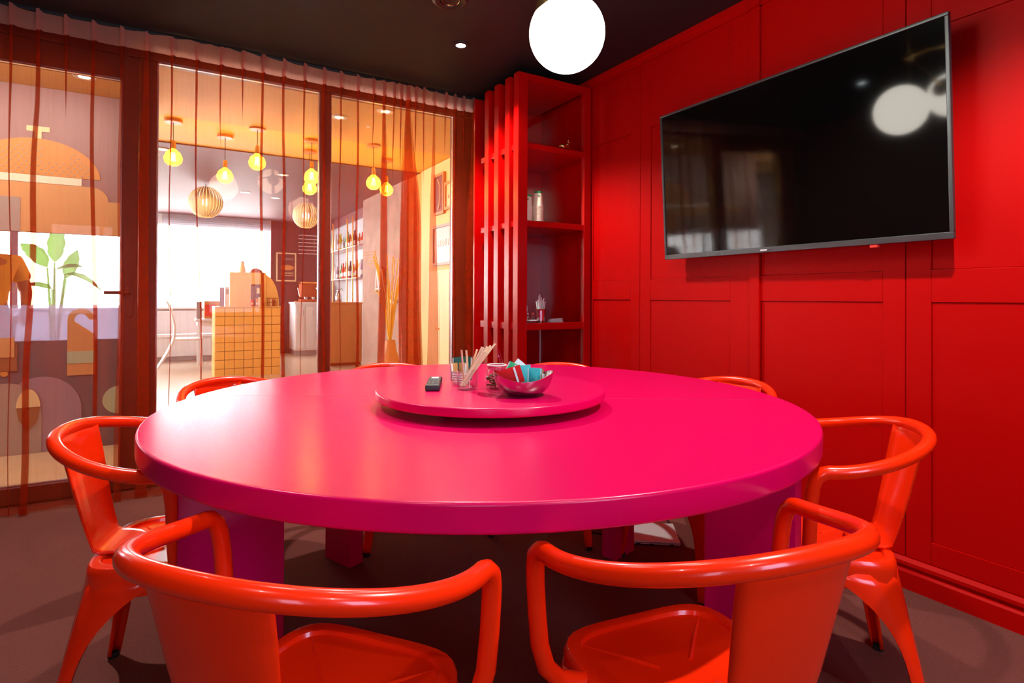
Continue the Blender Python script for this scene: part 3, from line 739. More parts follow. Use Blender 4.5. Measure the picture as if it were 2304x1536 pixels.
for (x, y, lab, cap) in [(2.060, 3.245, 'tiny clear glass bottle at the left on the saucer', 'clear'), (2.092, 3.228, 'tiny glass bottle with a red neck on the saucer', 'redbox')]:
    t = thing('glass_bottle', lab, 'bottle', (x, y, SH+.0062), 0, 'tiny bottles on the saucer')
    build('glass_wall', MB().lathe([(0, 0), (.012, 0), (.013, .002), (.013, .026), (.006, .034), (.006, .046), (.005, .046), (.005, .034), (.0118, .025), (.0115, .003), (0, .002)], 20), 'clear', t)
    build('stopper', MB().lathe([(0, .044), (.0068, .044), (.0085, .052), (.006, .058), (0, .059)], 18), 'steel' if cap == 'clear' else cap, t)
pl = MB().lathe([(0, .002), (.05, .002), (.075, .012), (.0755, .014), (.05, .005), (0, .005)], 36)
pl.turn(Matrix.Rotation(radians(-80), 4, 'X'))
tag(build('side_plate', pl, 'china', None, (2.09, 3.40, SH+.077)), 'white plate standing upright against the shelf back', 'plate')

# ================================================================== UNDER THE TABLE
lt = thing('laptop', 'closed silver laptop lying on the carpet under the table', 'laptop', (1.955, 2.055, 0), radians(-38))
build('base', MB().rbox(-.17, .17, -.115, .115, .003, .012, .004), 'silver', lt)
build('lid', MB().rbox(-.17, .17, -.115, .115, .0125, .019, .003), 'silver', lt)
build('badge', MB().rbox(.115, .150, -.095, -.085, .0188, .0197, .0004), 'whitel', lt)
build('hinge', MB().rbox(-.12, .12, .108, .117, .004, .014, .003), 'black', lt)
for px_ in (-.09, -.03, .03, .12): build('port', MB().rbox(px_, px_+.018, -.1165, -.114, .005, .009, .0008), 'black', lt)
cable = [(1.885, 2.015, .008), (1.868, 1.992, .006), (1.848, 2.0, .005), (1.835, 2.05, .005), (1.81, 2.12, .005), (1.76, 2.2, .005)]
cbl = tag(build('laptop_cable', MB().tube(cable, .004, 8), 'black'), 'black cable plugged into the laptop side', 'cable')
build('plug', MB().rbox(1.872, 1.892, 2.005, 2.028, .003, .014, .003), 'grey', cbl)
tag(build('power_cord', MB().tube([(2.115, 2.085, .010), (2.15, 2.07, .006), (2.19, 2.10, .005), (2.22, 2.16, .005), (2.26, 2.2, .005)], .004, 8), 'black'), 'thin black cord trailing behind the laptop', 'cord')

# ================================================================== RESTAURANT: PENDANT BULBS
bulbs = [(.012, 5.761, 2.34), (.437, 6.06, 2.284), (.665, 5.616, 2.354), (1.174, 5.787, 2.309), (1.243, 6.222, 2.279), (1.735, 5.617, 2.285), (2.05, 6.165, 2.335)]
blab = ['furthest left amber filament bulb hanging beyond the glass', 'amber filament bulb hanging lowest left of the middle pane', 'amber filament bulb hanging in the middle of the wide pane', 'amber filament bulb just left of the mullion, nearer one of the pair', 'amber filament bulb just left of the mullion, farther one of the pair', 'amber filament bulb right of the mullion beside the curtain fold', 'amber filament bulb hanging before the plaster wall']
b0 = None
for (x, y, z), lb in zip(bulbs, blab):
    drop = ZC+.012-z; t = thing('pendant_bulb', lb, 'lamp', (x, y, ZC+.012), 0, 'filament bulbs hanging beyond the glass')
    build('canopy', MB().lathe([(0, 0), (.07, 0), (.07, -.024), (.066, -.028), (0, -.028)], 28), 'tan', t)
    build('flex', MB().tube([(0, 0, -.02), (0, 0, -drop+.13)], .003, 6), 'black', t)
    build('bulb_holder', MB().lathe([(0, -drop+.15), (.014, -drop+.15), (.02, -drop+.13), (.02, -drop+.075), (0, -drop+.075)], 18), 'brass', t)
    g = build('bulb_glass', MB().lathe([(.019, -drop+.082), (.023, -drop+.074), (.056, -drop+.044), (.074, -drop), (.066, -drop-.038), (.038, -drop-.064), (0, -drop-.074)], 24), 'amber', t)
    fl = MB()
    for k in range(6):
        a = 2*pi*k/6; fl.tube([(.010*cos(a), .010*sin(a), -drop+.045), (.020*cos(a+.3), .020*sin(a+.3), -drop-.030)], .0045, 6)
    build('filament', fl, 'filament', g)
    lamp('bulb_light', 'POINT', (x, y, z), 22, (1, .66, .26), .02)
for x, y, lb in [(1.212, 4.892, 'round ceiling spot in the ochre ceiling right of the mullion'), (-.522, 4.919, 'round ceiling spot in the ochre ceiling above the mural'), (1.497, 4.541, 'tiny ceiling spot close to the bunched curtain')]:
    downlight('ceiling_spot', lb, x, y, 'warmled', .05, 'ceiling spots in the ochre ceiling', ring='white')
for x, y, lb in [(-.083, 6.918, 'ceiling spot in the plum ceiling behind the left bulb'), (.925, 9.128, 'ceiling spot in the middle of the plum ceiling'), (1.377, 9.411, 'ceiling spot far back in the plum ceiling'), (1.195, 7.577, 'ceiling spot in the plum ceiling near the mullion')]:
    downlight('ceiling_spot', lb, x, y, 'warmled', .05, 'ceiling spots in the plum ceiling', ring='white')
# slatted ball lampshades
for x, y, z, r, lb in [(.40, 8.75, 2.41, .215, 'pale slatted ball lampshade left in the restaurant'), (1.70, 8.75, 2.33, .19, 'pale slatted ball lampshade beside the mullion')]:
    t = thing('ball_pendant', lb, 'lamp', (x, y, ZC), 0, 'slatted ball lampshades')
    build('flex', MB().tube([(0, 0, 0), (0, 0, z-ZC+r)], .004, 6), 'black', t)
    mb = MB()
    for k in range(30):
        a = 2*pi*k/30
        rows = []
        for i in range(9):
            th_ = .12+(pi-.5)*i/8; wv = .06*sin(th_)+.005
            rows.append([(r*sin(th_)*cos(a+s*.75*pi/30), r*sin(th_)*sin(a+s*.75*pi/30), z-ZC+r*cos(th_)) for s in (-1, 0, 1)])
        mb.grid(rows)
    build('shade_slats', mb, 'mcream', t, fix=False)['kind'] = 'stuff'
    build('bulb', MB().ball((0, 0, z-ZC), .05), 'warmled', t)

# ================================================================== RESTAURANT: MURAL PARTITION
MY = 5.34
mu = thing('mural_partition', 'floor-to-ceiling partition printed with bold abstract shapes and a clear window band', 'partition', (0, MY, 0))
X0, X1 = -2.6, -.14
def mp(name, poly, m, d0=-.004, d1=-.0005, lab=None):
    o = build(name, MB().prism(poly, d0, d1, 'xz'), m, mu, smooth=False)
    if lab: o['label'] = lab
    return o
def rect(a, b, c, d): return [(a, c), (b, c), (b, d), (a, d)]
build('upper_board', MB().box(X0, X1, 0, .03, 1.60, ZC-.001), 'mauve', mu, smooth=False)
build('lower_board', MB().box(X0, X1, 0, .03, 0, .812), 'dkpanel', mu, smooth=False)
build('film_band', MB().box(X0, X1, .010, .014, .812, 1.072), 'film', mu, smooth=False)['label'] = 'translucent lavender film band'
build('clear_pane', MB().box(X0, X1, .010, .014, 1.072, 1.60), 'glass', mu, smooth=False)
build('edge_post', MB().rbox(X1, X1+.05, -.01, .04, 0, ZC-.001, .003), 'frame', mu)
mp('printed_dome', arc(-.84, 2.018, .375, .266, 0, 180, 36), 'morange', lab='ochre dome with pale dots')
mp('printed_tee', [(-.90, 2.333), (-.854, 2.333), (-.854, 2.284), (-.815, 2.284), (-.815, 2.335), (-.768, 2.337), (-.768, 2.373), (-.90, 2.371)], 'mcream', lab='cream T shaped knob')
mp('printed_strip', rect(-2.2, -.577, 1.962, 2.016), 'mpale', -.006, -.004, 'pale mint strip')
mp('printed_block', [(-2.2, 1.602), (X1, 1.602), (X1, 1.857), (-.409, 1.857)]+arc(-.52, 1.855, .108, .105, 0, 90, 10)+[(-2.2, 1.96)], 'peach', lab='peach block with a rounded shoulder')
mp('printed_square', rect(-2.2, -.93, 1.604, 1.848), 'mgrey', -.006, -.004)
dots = MB()
for i in range(9):
    for k in range(18):
        x = -1.18+k*.043+(.0215 if i % 2 else 0); z = 2.035+i*.026
        if ((x+.84)/.355)**2+((z-2.018)/.25)**2 < .9 and not (-.80 < x < -.66 and z > 2.12):
            dots.prism(arc(x, z, .0055, .0055, 0, 330, 11), -.0065, -.004, 'xz')
build('printed_dots', dots, 'mgrey', mu, smooth=False)['kind'] = 'stuff'
two_o = arc(-.573, .963, .082, .082, 180, 0, 18)+[(-.527, .963)]+arc(-.573, .963, .042, .044, 0, 180, 14)[1:]+[(-.613, .95), (-.50, .86), (-.487, .82), (-.487, .548), (-.655, .548)]
mp('printed_two', two_o, 'peach', -.004, .009, 'peach figure shaped like a cane')
mp('printed_patch', rect(-.655, -.487, .636, .727), 'mmint', -.006, -.004)
lavp = arc(-.80, .30, .232, .25, 0, 180, 30)+[(-1.032, .0), (-.568, .0)]
mp('printed_arch', lavp, 'mlav', lab='lavender arch')
mp('printed_arch', arc(-1.0, .27, .20, .245, 0, 180, 24)+[(-1.2, 0), (-.80, 0)], 'mgrey', -.007, -.004, 'grey arch')
mp('printed_drop', arc(-.875, .335, .068, .13, 0, 180, 20)+[(-.943, .335), (-.93, .25), (-.88, .16), (-.83, .22), (-.807, .335)], 'mbrown', -.010, -.007)
mp('printed_drop', arc(-.875, .335, .068, .13, 0, 180, 20), 'mcream', -.012, -.010)
mp('printed_disc', arc(-.335, .345, .105, .105, 0, 352, 44), 'mmint', lab='mint green disc')
mp('printed_step', rect(-1.2, -.94, .60, .80), 'mbrown', -.006, -.004)
mp('printed_step', rect(-1.2, -.955, .70, .84), 'peach', -.009, -.006)
mp('printed_spot', arc(-1.01, .585, .022, .022, 0, 345, 23), 'morange', -.006, -.004)

# ================================================================== RESTAURANT: PEOPLE
def skin(name, pts, edges_, radii, m, parent, sub_=2):
    me = bpy.data.meshes.new(name); me.from_pydata(pts, edges_, []); me.materials.append(MT[m])
    o = bpy.data.objects.new(name, me); COL.objects.link(o); o.parent = parent
    o.modifiers.new('skin', 'SKIN').use_smooth_shade = True
    for v, r in zip(me.skin_vertices[0].data, radii):
        v.radius = r if isinstance(r, tuple) else (r, r)
    me.skin_vertices[0].data[0].use_root = True
    md = o.modifiers.new('smooth', 'SUBSURF'); md.levels = sub_; md.render_levels = sub_
    return o
def face(parent, c, r, hair_m, yaw=0):
    """head with nose, ears, eyes and a cap of hair; c = centre"""
    q = Matrix.Translation(c) @ Matrix.Rotation(yaw, 4, 'Z')
    hd_ = MB().ball((0, 0, 0), r, 24, 16, (.78, .92, 1.12)).ball((0, -.93*r, -.12*r), .16*r, 8, 6, (.8, 1, 1.4))
    for s in (-1, 1): hd_.ball((s*.78*r, .05*r, -.05*r), .2*r, 8, 6, (.4, .8, 1.3))
    hd_.turn(q); head_ = build('head', hd_, 'skin', parent)
    ey = MB().ball((-.3*r, -.80*r, .08*r), .1*r, 8, 6).ball((.3*r, -.80*r, .08*r), .1*r, 8, 6).turn(q); build('eyes', ey, 'hair', head_)
    mo = MB().ball((0, -.80*r, -.5*r), .2*r, 8, 6, (1.2, .5, .35)).turn(q); build('mouth', mo, 'rust', head_)
    hr = MB().ball((0, .12*r, .22*r), r*1.04, 20, 12, (.82, .92, 1.0)).turn(q); build('hair', hr, hair_m, head_)
def hand(parent, wrist, d, m='skin'):
    d = Vector(d).normalized(); s = d.cross(Vector((0, 1, .2))).normalized(); w0 = Vector(wrist)
    pts = [w0, w0+d*.05, w0+d*.085]; ed = [(0, 1), (1, 2)]; rr = [(.024, .018), (.036, .016), (.034, .014)]
    for i, (o_, L) in enumerate(((-.027, .065), (-.009, .078), (.009, .074), (.026, .058))):
        k = len(pts); n_ = s.cross(d)
        pts += [w0+d*.085+s*o_, w0+d*(.085+L*.55)+s*o_*1.1+n_*.008, w0+d*(.085+L)+s*o_*1.1+n_*.022]
        ed += [(2, k), (k, k+1), (k+1, k+2)]; rr += [.010, .009, .0075]
    k = len(pts); pts += [w0+d*.035+s*.035, w0+d*.075+s*.052]; ed += [(1, k), (k, k+1)]; rr += [.012, .009]
    return skin('hand', [tuple(p) for p in pts], ed, rr, m, parent, 1)
# standing person seen through the clear band of the mural
P = thing('person', 'person in a yellow T-shirt and rust brown trousers standing behind the mural window', 'person', (-1.27, 6.0, 0), radians(25))
pts = [(0, 0, .95), (0, .01, 1.15), (0, .01, 1.36), (0, 0, 1.46), (0, -.01, 1.54), (.20, 0, 1.41), (.27, -.01, 1.17), (.22, -.17, 1.02), (-.20, 0, 1.41), (-.27, .0, 1.16), (-.25, -.10, .93), (.10, 0, .90), (.12, -.01, .50), (.12, .02, .09), (-.10, 0, .90), (-.12, -.01, .50), (-.12, .02, .09), (.12, -.12, .04), (-.12, -.12, .04)]
ed = [(0, 1), (1, 2), (2, 3), (3, 4), (2, 5), (5, 6), (6, 7), (2, 8), (8, 9), (9, 10), (0, 11), (11, 12), (12, 13), (0, 14), (14, 15), (15, 16), (13, 17), (16, 18)]
rr = [(.15, .11), (.145, .11), (.155, .105), (.07, .07), (.05, .05), .062, .046, .030, .062, .046, .030, (.095, .1), .062, .045, (.095, .1), .062, .045, .04, .04]
body = skin('body', pts, ed, rr, 'skin', P)
face(P, (0, -.02, 1.645), .105, 'hair')
tee = [(0, 0, .93), (0, .01, 1.15), (0, .01, 1.36), (0, 0, 1.45), (.20, 0, 1.41), (.25, -.005, 1.24), (-.20, 0, 1.41), (-.25, 0, 1.24)]
skin('shirt', tee, [(0, 1), (1, 2), (2, 3), (2, 4), (4, 5), (2, 6), (6, 7)], [(.172, .13), (.162, .125), (.170, .12), (.075, .075), .078, .072, .078, .072], 'tee', P)
trs = [(0, 0, .93), (.10, 0, .88), (.12, -.01, .50), (.12, .02, .10), (-.10, 0, .88), (-.12, -.01, .50), (-.12, .02, .10)]
skin('trousers', trs, [(0, 1), (1, 2), (2, 3), (0, 4), (4, 5), (5, 6)], [(.165, .125), (.115, .118), .085, .07, (.115, .118), .085, .07], 'rust', P)
hand(P, (.22, -.17, 1.02), (-.2, -.6, -.5)); hand(P, (-.25, -.10, .93), (0, -.3, -1))
# seated person in white out on the terrace
P2 = thing('person', 'grey haired person in a white shirt seated outside beyond the mural window', 'person', (-2.75, 10.6, 0), radians(180+20))
pts = [(0, 0, .52), (0, .03, .72), (0, .02, .94), (0, 0, 1.04), (0, -.01, 1.10), (.19, 0, .98), (.25, -.06, .76), (.16, -.26, .72), (-.19, 0, .98), (-.25, -.06, .76), (-.16, -.26, .72), (.10, -.06, .50), (.12, -.44, .50), (.12, -.42, .08), (-.10, -.06, .50), (-.12, -.44, .50), (-.12, -.42, .08), (.12, -.54, .04), (-.12, -.54, .04)]
body = skin('body', pts, ed, rr, 'shirt', P2)
face(P2, (0, -.03, 1.22), .105, 'greyhair'); hand(P2, (.16, -.26, .72), (-.3, -.9, 0)); hand(P2, (-.16, -.26, .72), (.3, -.9, 0))
st = thing('stool', 'white box stool under the seated person beyond the mural', 'stool', (-2.75, 10.6, 0), radians(200))
build('seat', MB().rbox(-.2, .2, -.2, .2, .36, .41, .01), 'white', st)
for sx in (-1, 1):
    for sy in (-1, 1): build('leg', MB().rbox(sx*.17-.02, sx*.17+.02, sy*.17-.02, sy*.17+.02, 0, .36, .004), 'white', st)

# potted banana-leaf plant behind the mural window
pp = thing('potted_plant', 'tall plant with broad green leaves in a white pot behind the mural', 'plant', (-.93, 6.75, 0))
build('pot', MB().lathe([(0, 0), (.13, 0), (.14, .01), (.17, .60), (.165, .62), (.15, .60), (0, .58)], 30), 'white', pp)
build('soil', MB().lathe([(0, .585), (.15, .585)], 20), 'hair', pp)
def leaf(base_, d, up_, L, W, droop):
    base_, d, up_ = Vector(base_), Vector(d).normalized(), Vector(up_).normalized(); s = d.cross(up_).normalized(); rows = []
    for i in range(13):
        q = i/12; c = base_+d*L*q-UPZ*droop*q*q
        wv = W*(sin(pi*q**.8))**.8*(1-.12*(i % 3 == 1))
        rows.append([c-s*wv+up_*.10*wv, c-s*wv*.5, c+up_*-.03*wv, c+s*wv*.5, c+s*wv+up_*.10*wv])
    return MB().grid(rows)
for (tip, d, up_, L, W, dr) in [((.10, -.1, 1.30), (.25, -.1, .9), (.3, -1, 0), .40, .075, .05), ((.02, -.12, 1.38), (.55, -.3, .25), (-.1, -.5, .9), .34, .055, .08), ((.10, -.15, 1.34), (.9, -.2, .12), (0, -.4, .9), .36, .06, .20), ((-.05, 0, 1.4), (-.4, -.2, .8), (.2, -1, .2), .5, .09, .15), ((-.02, .05, 1.2), (-.8, .2, .5), (0, -.3, .9), .45, .08, .2), ((.0, .02, 1.45), (.05, .1, 1), (0, -1, .1), .5, .09, .0)]:
    build('stem', MB().tube([(tip[0]*.2, tip[1]*.2, .58), (tip[0]*.55, tip[1]*.5, .58+(tip[2]-.58)*.55), tip], [.014, .011, .007], 8), 'leaf', pp)
    build('leaf', leaf(tip, d, up_, L*.82, W*.78, dr), 'leaf', pp, fix=False, thick=.002)

# ================================================================== RESTAURANT: TILED COUNTER
CX0, CX1, CY, CH = .54, 1.405, 9.05, .995
tc_ = thing('tiled_counter', 'counter clad in square yellow tiles with dark grout', 'counter', (0, 0, 0))
build('core', MB().box(CX0+.006, CX1-.006, CY+.006, CY+.6, 0, CH-.012), 'grout', tc_, smooth=False)
build('top', MB().rbox(CX0-.005, CX1+.005, CY-.005, CY+.61, CH-.012, CH+.004, .003), 'yellow', tc_)
ts = (CX1-CX0)/7; t1 = None
for i in range(7):
    for k in range(8):
        x = CX0+ts*(i+.5); z = CH-.014-ts*(k+.5)
        if z < .02: continue
        if t1 is None:
            t1 = build('tile', MB().rbox(-ts/2+.0035, ts/2-.0035, -.004, .006, -ts/2+.0035, ts/2-.0035, .002, 1), 'tile', tc_); o = t1
        else:
            o = t1.copy(); COL.objects.link(o); o.parent = tc_
        o.location = (x, CY, z)
for i in range(5):
    for k in range(8):
        z = CH-.014-ts*(k+.5)
        if z < .02: continue
        o = t1.copy(); COL.objects.link(o); o.parent = tc_; o.location = (CX0, CY+.006+ts*(i+.5)*.97, z); o.rotation_euler = (0, 0, radians(-90))
build('upstand', MB().rbox(.73, 1.215, CY+.10, CY+.30, CH+.005, 1.495, .004), 'yellow', tc_)
build('arched_end', MB().prism([(1.215, CH+.005), (1.40, CH+.005)]+arc(1.16, 1.02, .24, .46, 0, 76, 14), CY+.12, CY+.20, 'xz'), 'yellow', tc_)
bk = build('shelf_opening', MB().box(1.01, 1.14, CY+.092, CY+.099, CH+.006, 1.32), 'plum', tc_, smooth=False)
# leaflets and stock on the counter
def leaflet(x0, x1, y, z0, z1, m, lab, band=None):
    o = tag(build('menu_card', MB().rbox(x0, x1, y, y+.012, z0, z1, .002), m), lab, 'card', 'cards on the tiled counter')
    if band: build('printed_band', MB().box(x0+.01, x1-.01, y-.002, y, z0+(z1-z0)*.62, z1-.03), band, o, smooth=False)
    return o
leaflet(.60, .66, CY+.05, CH+.004, 1.27, 'mlav', 'narrow lavender card standing at the left of the counter')
leaflet(.67, .725, CY+.06, CH+.004, 1.28, 'paper', 'white printed card left of the yellow upstand', 'mgrey')
leaflet(1.075, 1.135, CY+.075, CH+.005, 1.30, 'plum', 'plum card with a yellow mark inside the upstand opening', 'mcream')
leaflet(1.022, 1.065, CY+.07, CH+.005, 1.30, 'mlav', 'pale lavender card beside the plum card')
for i, (x, m, lb) in enumerate([(1.025, 'redbox', 'small red carton low in the upstand opening'), (1.085, 'tan', 'small tan carton low in the upstand opening'), (1.118, 'mcream', 'small cream carton low in the upstand opening')]):
    bx = tag(build('carton', MB().rbox(x-.016, x+.016, CY+.03, CY+.062, CH+.004, CH+.10+.02*i, .003), m), lb, 'box', 'cartons on the tiled counter')
    build('printed_band', MB().box(x-.013, x+.013, CY+.0285, CY+.030, CH+.03, CH+.06), 'paper', bx, smooth=False)
bt = thing('bottle', 'tall amber bottle standing on top of the yellow upstand', 'bottle', (.905, CY+.2, 1.4952))
build('glass_wall', MB().lathe([(0, 0), (.042, 0), (.045, .01), (.042, .05), (.028, .115), (.026, .15), (0, .15)], 24), 'yellow', bt)
build('cap', MB().lathe([(0, .148), (.029, .148), (.029, .163), (0, .165)], 20), 'grey', bt)
dm = thing('dome_lid', 'brown domed lid resting on the yellow upstand', 'lid', (1.09, CY+.2, 1.4952))
build('dome', MB().lathe([(.085, 0), (.082, .02), (.06, .05), (.03, .064), (0, .068)], 28), 'rust', dm)
build('knob', MB().ball((0, 0, .072), .008, 10, 8), 'rust', dm)
bs = thing('wire_basket', 'dark wire basket of packets on the right end of the tiled counter', 'basket', (1.29, CY+.02, CH+.005))
for z in (.004, .06, .12):
    build('wire_ring', MB().tube([(-.07, -.02, z), (.07, -.02, z), (.08, .05, z), (-.08, .05, z)], .003, 6, closed=True), 'black', bs)
for x in (-.07, -.035, 0, .035, .07): build('wire_rod', MB().tube([(x, -.02, .004), (x, -.02, .12)], .0025, 6), 'black', bs)
for i, (x, m) in enumerate([(-.05, 'tan'), (-.015, 'mcream'), (.02, 'rust'), (.05, 'tan')]):
    tag(build('snack_packet', MB().rbox(1.29+x-.014, 1.29+x+.014, CY+.02, CY+.045, CH+.010, CH+.13-.012*i, .004), m), ['tan packet at the left in the wire basket', 'cream packet in the wire basket', 'rust packet in the wire basket', 'tan packet at the right in the wire basket'][i], 'packet', 'packets in the wire basket')

# ================================================================== RESTAURANT: FAR LEFT SIDE
dc = thing('white_chair', 'white chair with a long curved back leg beyond the left pane', 'chair', (.23, 10.75, 0), radians(-90))
for sx in (-1, 1):
    build('leg', MB().tube([(sx*.21, -.40, 0), (sx*.205, -.26, .25), (sx*.20, -.18, .45), (sx*.195, -.17, .65), (sx*.18, -.22, .92), (sx*.17, -.28, 1.06)], [.016, .019, .022, .021, .018, .014], 10), 'whitel', dc)
    build('leg', MB().tube([(sx*.21, .22, 0), (sx*.20, .20, .44)], [.014, .02], 10), 'whitel', dc)
build('seat', MB().rbox(-.22, .22, -.20, .23, .43, .465, .012), 'whitel', dc)
for z, y in ((.70, -.178), (.86, -.21), (1.0, -.26)): build('back_slat', MB().rbox(-.185, .185, y-.009, y+.009, z-.035, z+.035, .006), 'whitel', dc)
ct = thing('white_table', 'white cafe table in the bright part of the restaurant', 'table', (.72, 11.2, 0))
build('tabletop', MB().rbox(-.36, .36, -.35, .35, .72, .76, .006), 'whitel', ct)
build('apron', MB().rbox(-.33, .33, -.30, .30, .64, .72, .004), 'whitel', ct)
for sx in (-1, 1):
    for sy in (-1, 1): build('leg', MB().rbox(sx*.30-.02, sx*.30+.02, sy*.28-.02, sy*.28+.02, 0, .64, .004), 'whitel', ct)
rb = tag(build('carton', MB().rbox(.50, .80, 11.15, 11.35, .7605, 1.06, .006), 'tan'), 'red and tan carton on the white cafe table', 'box')
build('printed_patch', MB().box(.51, .68, 11.146, 11.15, .80, 1.0), 'redbox', rb, smooth=False)
tag(build('menu_holder', MB().rbox(.38, .46, 11.05, 11.08, .7605, 1.05, .003), 'grey'), 'small grey printed card standing on the white cafe table', 'card')
bh = thing('bench', 'long white wall bench under the far window', 'bench', (-.9, 11.9, 0))
build('seat', MB().rbox(-2.4, 2.4, -.25, .25, .42, .47, .006), 'whitel', bh)
build('front_panel', MB().rbox(-2.36, 2.36, -.20, -.17, .08, .42, .004), 'whitel', bh)
build('plinth', MB().rbox(-2.3, 2.3, -.16, .2, 0, .08, .004), 'grey', bh)
build('back', MB().rbox(-2.4, 2.4, .25, .31, .42, .88, .006), 'whitel', bh)
tre = thing('terrace_hedge', 'pale green clipped shrub outside the far window', 'shrub', (-.45, 13.3, 0))
build('planter', MB().rbox(-.5, .5, -.2, .2, 0, .5, .01), 'white', tre)
fol = MB()
for i in range(260):
    c = Vector((random.uniform(-.48, .48), random.uniform(-.2, .2), random.uniform(.5, 1.3))); a = random.uniform(0, 6.3); b = random.uniform(-.6, .6)
    u = Vector((cos(a), sin(a), b))*.06; v = Vector((-sin(a), cos(a), .4))*.03
    fol.add([c-u, c+v, c+u, c-v], [(0, 1, 2, 3)])
build('foliage', fol, 'leaf', tre, fix=False, smooth=False)['kind'] = 'stuff'
bl = thing('window_blind', 'half raised grey slatted blind at the top of the far window', 'blind', (.775, RY1-.2, 0))
for i in range(6):
    build('slat', MB().rbox(-.92, .92, -.02, .02, 2.44+.035*i, 2.464+.035*i, .003), 'blind', bl)
build('head_rail', MB().rbox(-.93, .93, -.03, .03, 2.645, 2.658, .003), 'mgrey', bl)
bl2 = thing('window_blind', 'narrow slatted blind on the plum wall above the counter', 'blind', (2.45, RY1-.13, 0))
for i in range(6):
    build('slat', MB().rbox(-.21, .21, -.012, .012, 2.02+.075*i, 2.035+.075*i, .002), 'whitel', bl2)
build('side_cord', MB().tube([(-.12, -.014, 2.0), (-.12, -.014, 2.44)], .004, 6).tube([(.1, -.014, 2.0), (.1, -.014, 2.44)], .004, 6), 'mgrey', bl2)

# poster, white back counter with coffee machine
ps = thing('framed_poster', 'framed dark poster with an orange dish on the plum wall', 'poster', (2.008, RY1-.128, 1.742))
build('frame', MB().box(-.19, .19, 0, .025, -.29, -.262).box(-.19, .19, 0, .025, .262, .29).box(-.19, -.165, 0, .025, -.262, .262).box(.165, .19, 0, .025, -.262, .262), 'mcream', ps, smooth=False)
build('print', MB().box(-.165, .165, .008, .02, -.262, .262), 'plum', ps, smooth=False)
build('printed_dish', MB().lathe([(0, 0), (.125, 0), (.125, .003), (0, .003)], 32).turn(Matrix.Translation((.02, .007, -.01)) @ Matrix.Scale(.42, 4, (0, 0, 1)) @ Matrix.Rotation(radians(90), 4, 'X')), 'morange', ps)
text('printed_word', 'Menu', .10, 'mgrey', ps, (.02, .006, .17), (radians(90), 0, 0))
text('printed_word', 'aperitivi', .075, 'mcream', ps, (.02, .006, -.12), (radians(90), 0, 0))
build('printed_rule', MB().box(-.10, .14, .005, .008, -.175, -.168), 'mcream', ps, smooth=False)
wcn = thing('back_counter', 'white back counter along the plum wall', 'counter', (2.40, 11.95, 0))
build('worktop', MB().rbox(-.35, .42, -.36, .30, 1.0, 1.04, .004), 'whitel', wcn)
build('carcass', MB().rbox(-.33, .40, -.32, .29, .1, 1.0, .004), 'whitel', wcn)
build('plinth', MB().rbox(-.31, .40, -.28, .25, 0, .1, .004), 'grey', wcn)
for x in (-.325, -.14, .06, .23):
    d = build('door', MB().rbox(x+.006, x+.165, -.338, -.321, .14, .96, .004), 'whitel', wcn)
    build('handle', MB().tube([(x+.14, -.35, .78), (x+.14, -.35, .88)], .006, 6), 'steel', d)
cm = thing('coffee_machine', 'dark coffee machine with steel details on the back counter', 'coffee machine', (2.36, 11.88, 1.0405))
build('body', MB().rbox(-.15, .20, -.16, .18, .09, .36, .02), 'rust', cm)
build('top_tray', MB().rbox(-.17, .22, -.18, .20, .36, .40, .01), 'copper', cm)
build('drip_tray', MB().rbox(-.16, .20, -.2, .18, 0, .06, .01), 'rust', cm)
build('boiler_cap', MB().ball((.15, -.18, .27), .055, 16, 12), 'steel', cm)
for x in (-.08, .06): build('group_head', MB().lathe([(0, .05), (.03, .05), (.035, .1), (0, .1)], 16, (x, -.18, 0)), 'steel', cm)
build('steam_wand', MB().tube([(-.16, -.1, .28), (-.22, -.12, .27), (-.19, -.13, .12)], .008, 8), 'steel', cm)
tag(build('serving_board', MB().rbox(2.10, 2.24, 11.75, 11.9, 1.041, 1.058, .004), 'tan'), 'small wooden board at the left end of the back counter', 'board')

# bar front and shelves of bottles
bc_ = thing('bar_counter', 'tan bar counter right of the mullion', 'counter', (2.48, 9.85, 0))
build('front_panel', MB().rbox(-.26, .30, -.25, -.21, .05, 1.03, .004), 'tan', bc_)
build('top', MB().rbox(-.28, .32, -.27, .35, 1.03, 1.055, .004), 'tan', bc_)
build('side', MB().rbox(-.26, -.22, -.21, .33, 0, 1.03, .004), 'tan', bc_)
build('plinth', MB().rbox(-.24, .30, -.2, -.16, 0, .05, .003), 'rust', bc_)
bsx = 2.86
shf = thing('bar_shelf', 'open glass bar shelving on copper rods against the pale blue wall', 'shelf', (0, 0, 0))
for z in (1.45, 1.98): build('glass_shelf', MB().rbox(bsx-.26, bsx-.002, 9.25, 11.55, z, z+.015, .003), 'whitel', shf)
for y in (9.55, 9.9, 10.9, 11.3):
    for x in (bsx-.255,): build('copper_rod', MB().tube([(x, y, 1.056 if y < 10.1 else 1.0), (x, y, 2.50)], .013, 8), 'copper', shf)
bcol = ['redbox', 'tan', 'green', 'mlav', 'mcream', 'copper', 'rust', 'bluewall', 'whitel', 'amber', 'plum', 'redbox', 'straw', 'white']
bname = {'redbox': 'red', 'tan': 'tan', 'green': 'green', 'mlav': 'lavender', 'mcream': 'cream', 'copper': 'copper coloured', 'rust': 'rust brown', 'bluewall': 'pale blue', 'whitel': 'white', 'amber': 'amber glass', 'plum': 'plum', 'straw': 'straw yellow', 'white': 'milky white'}
bi = 0
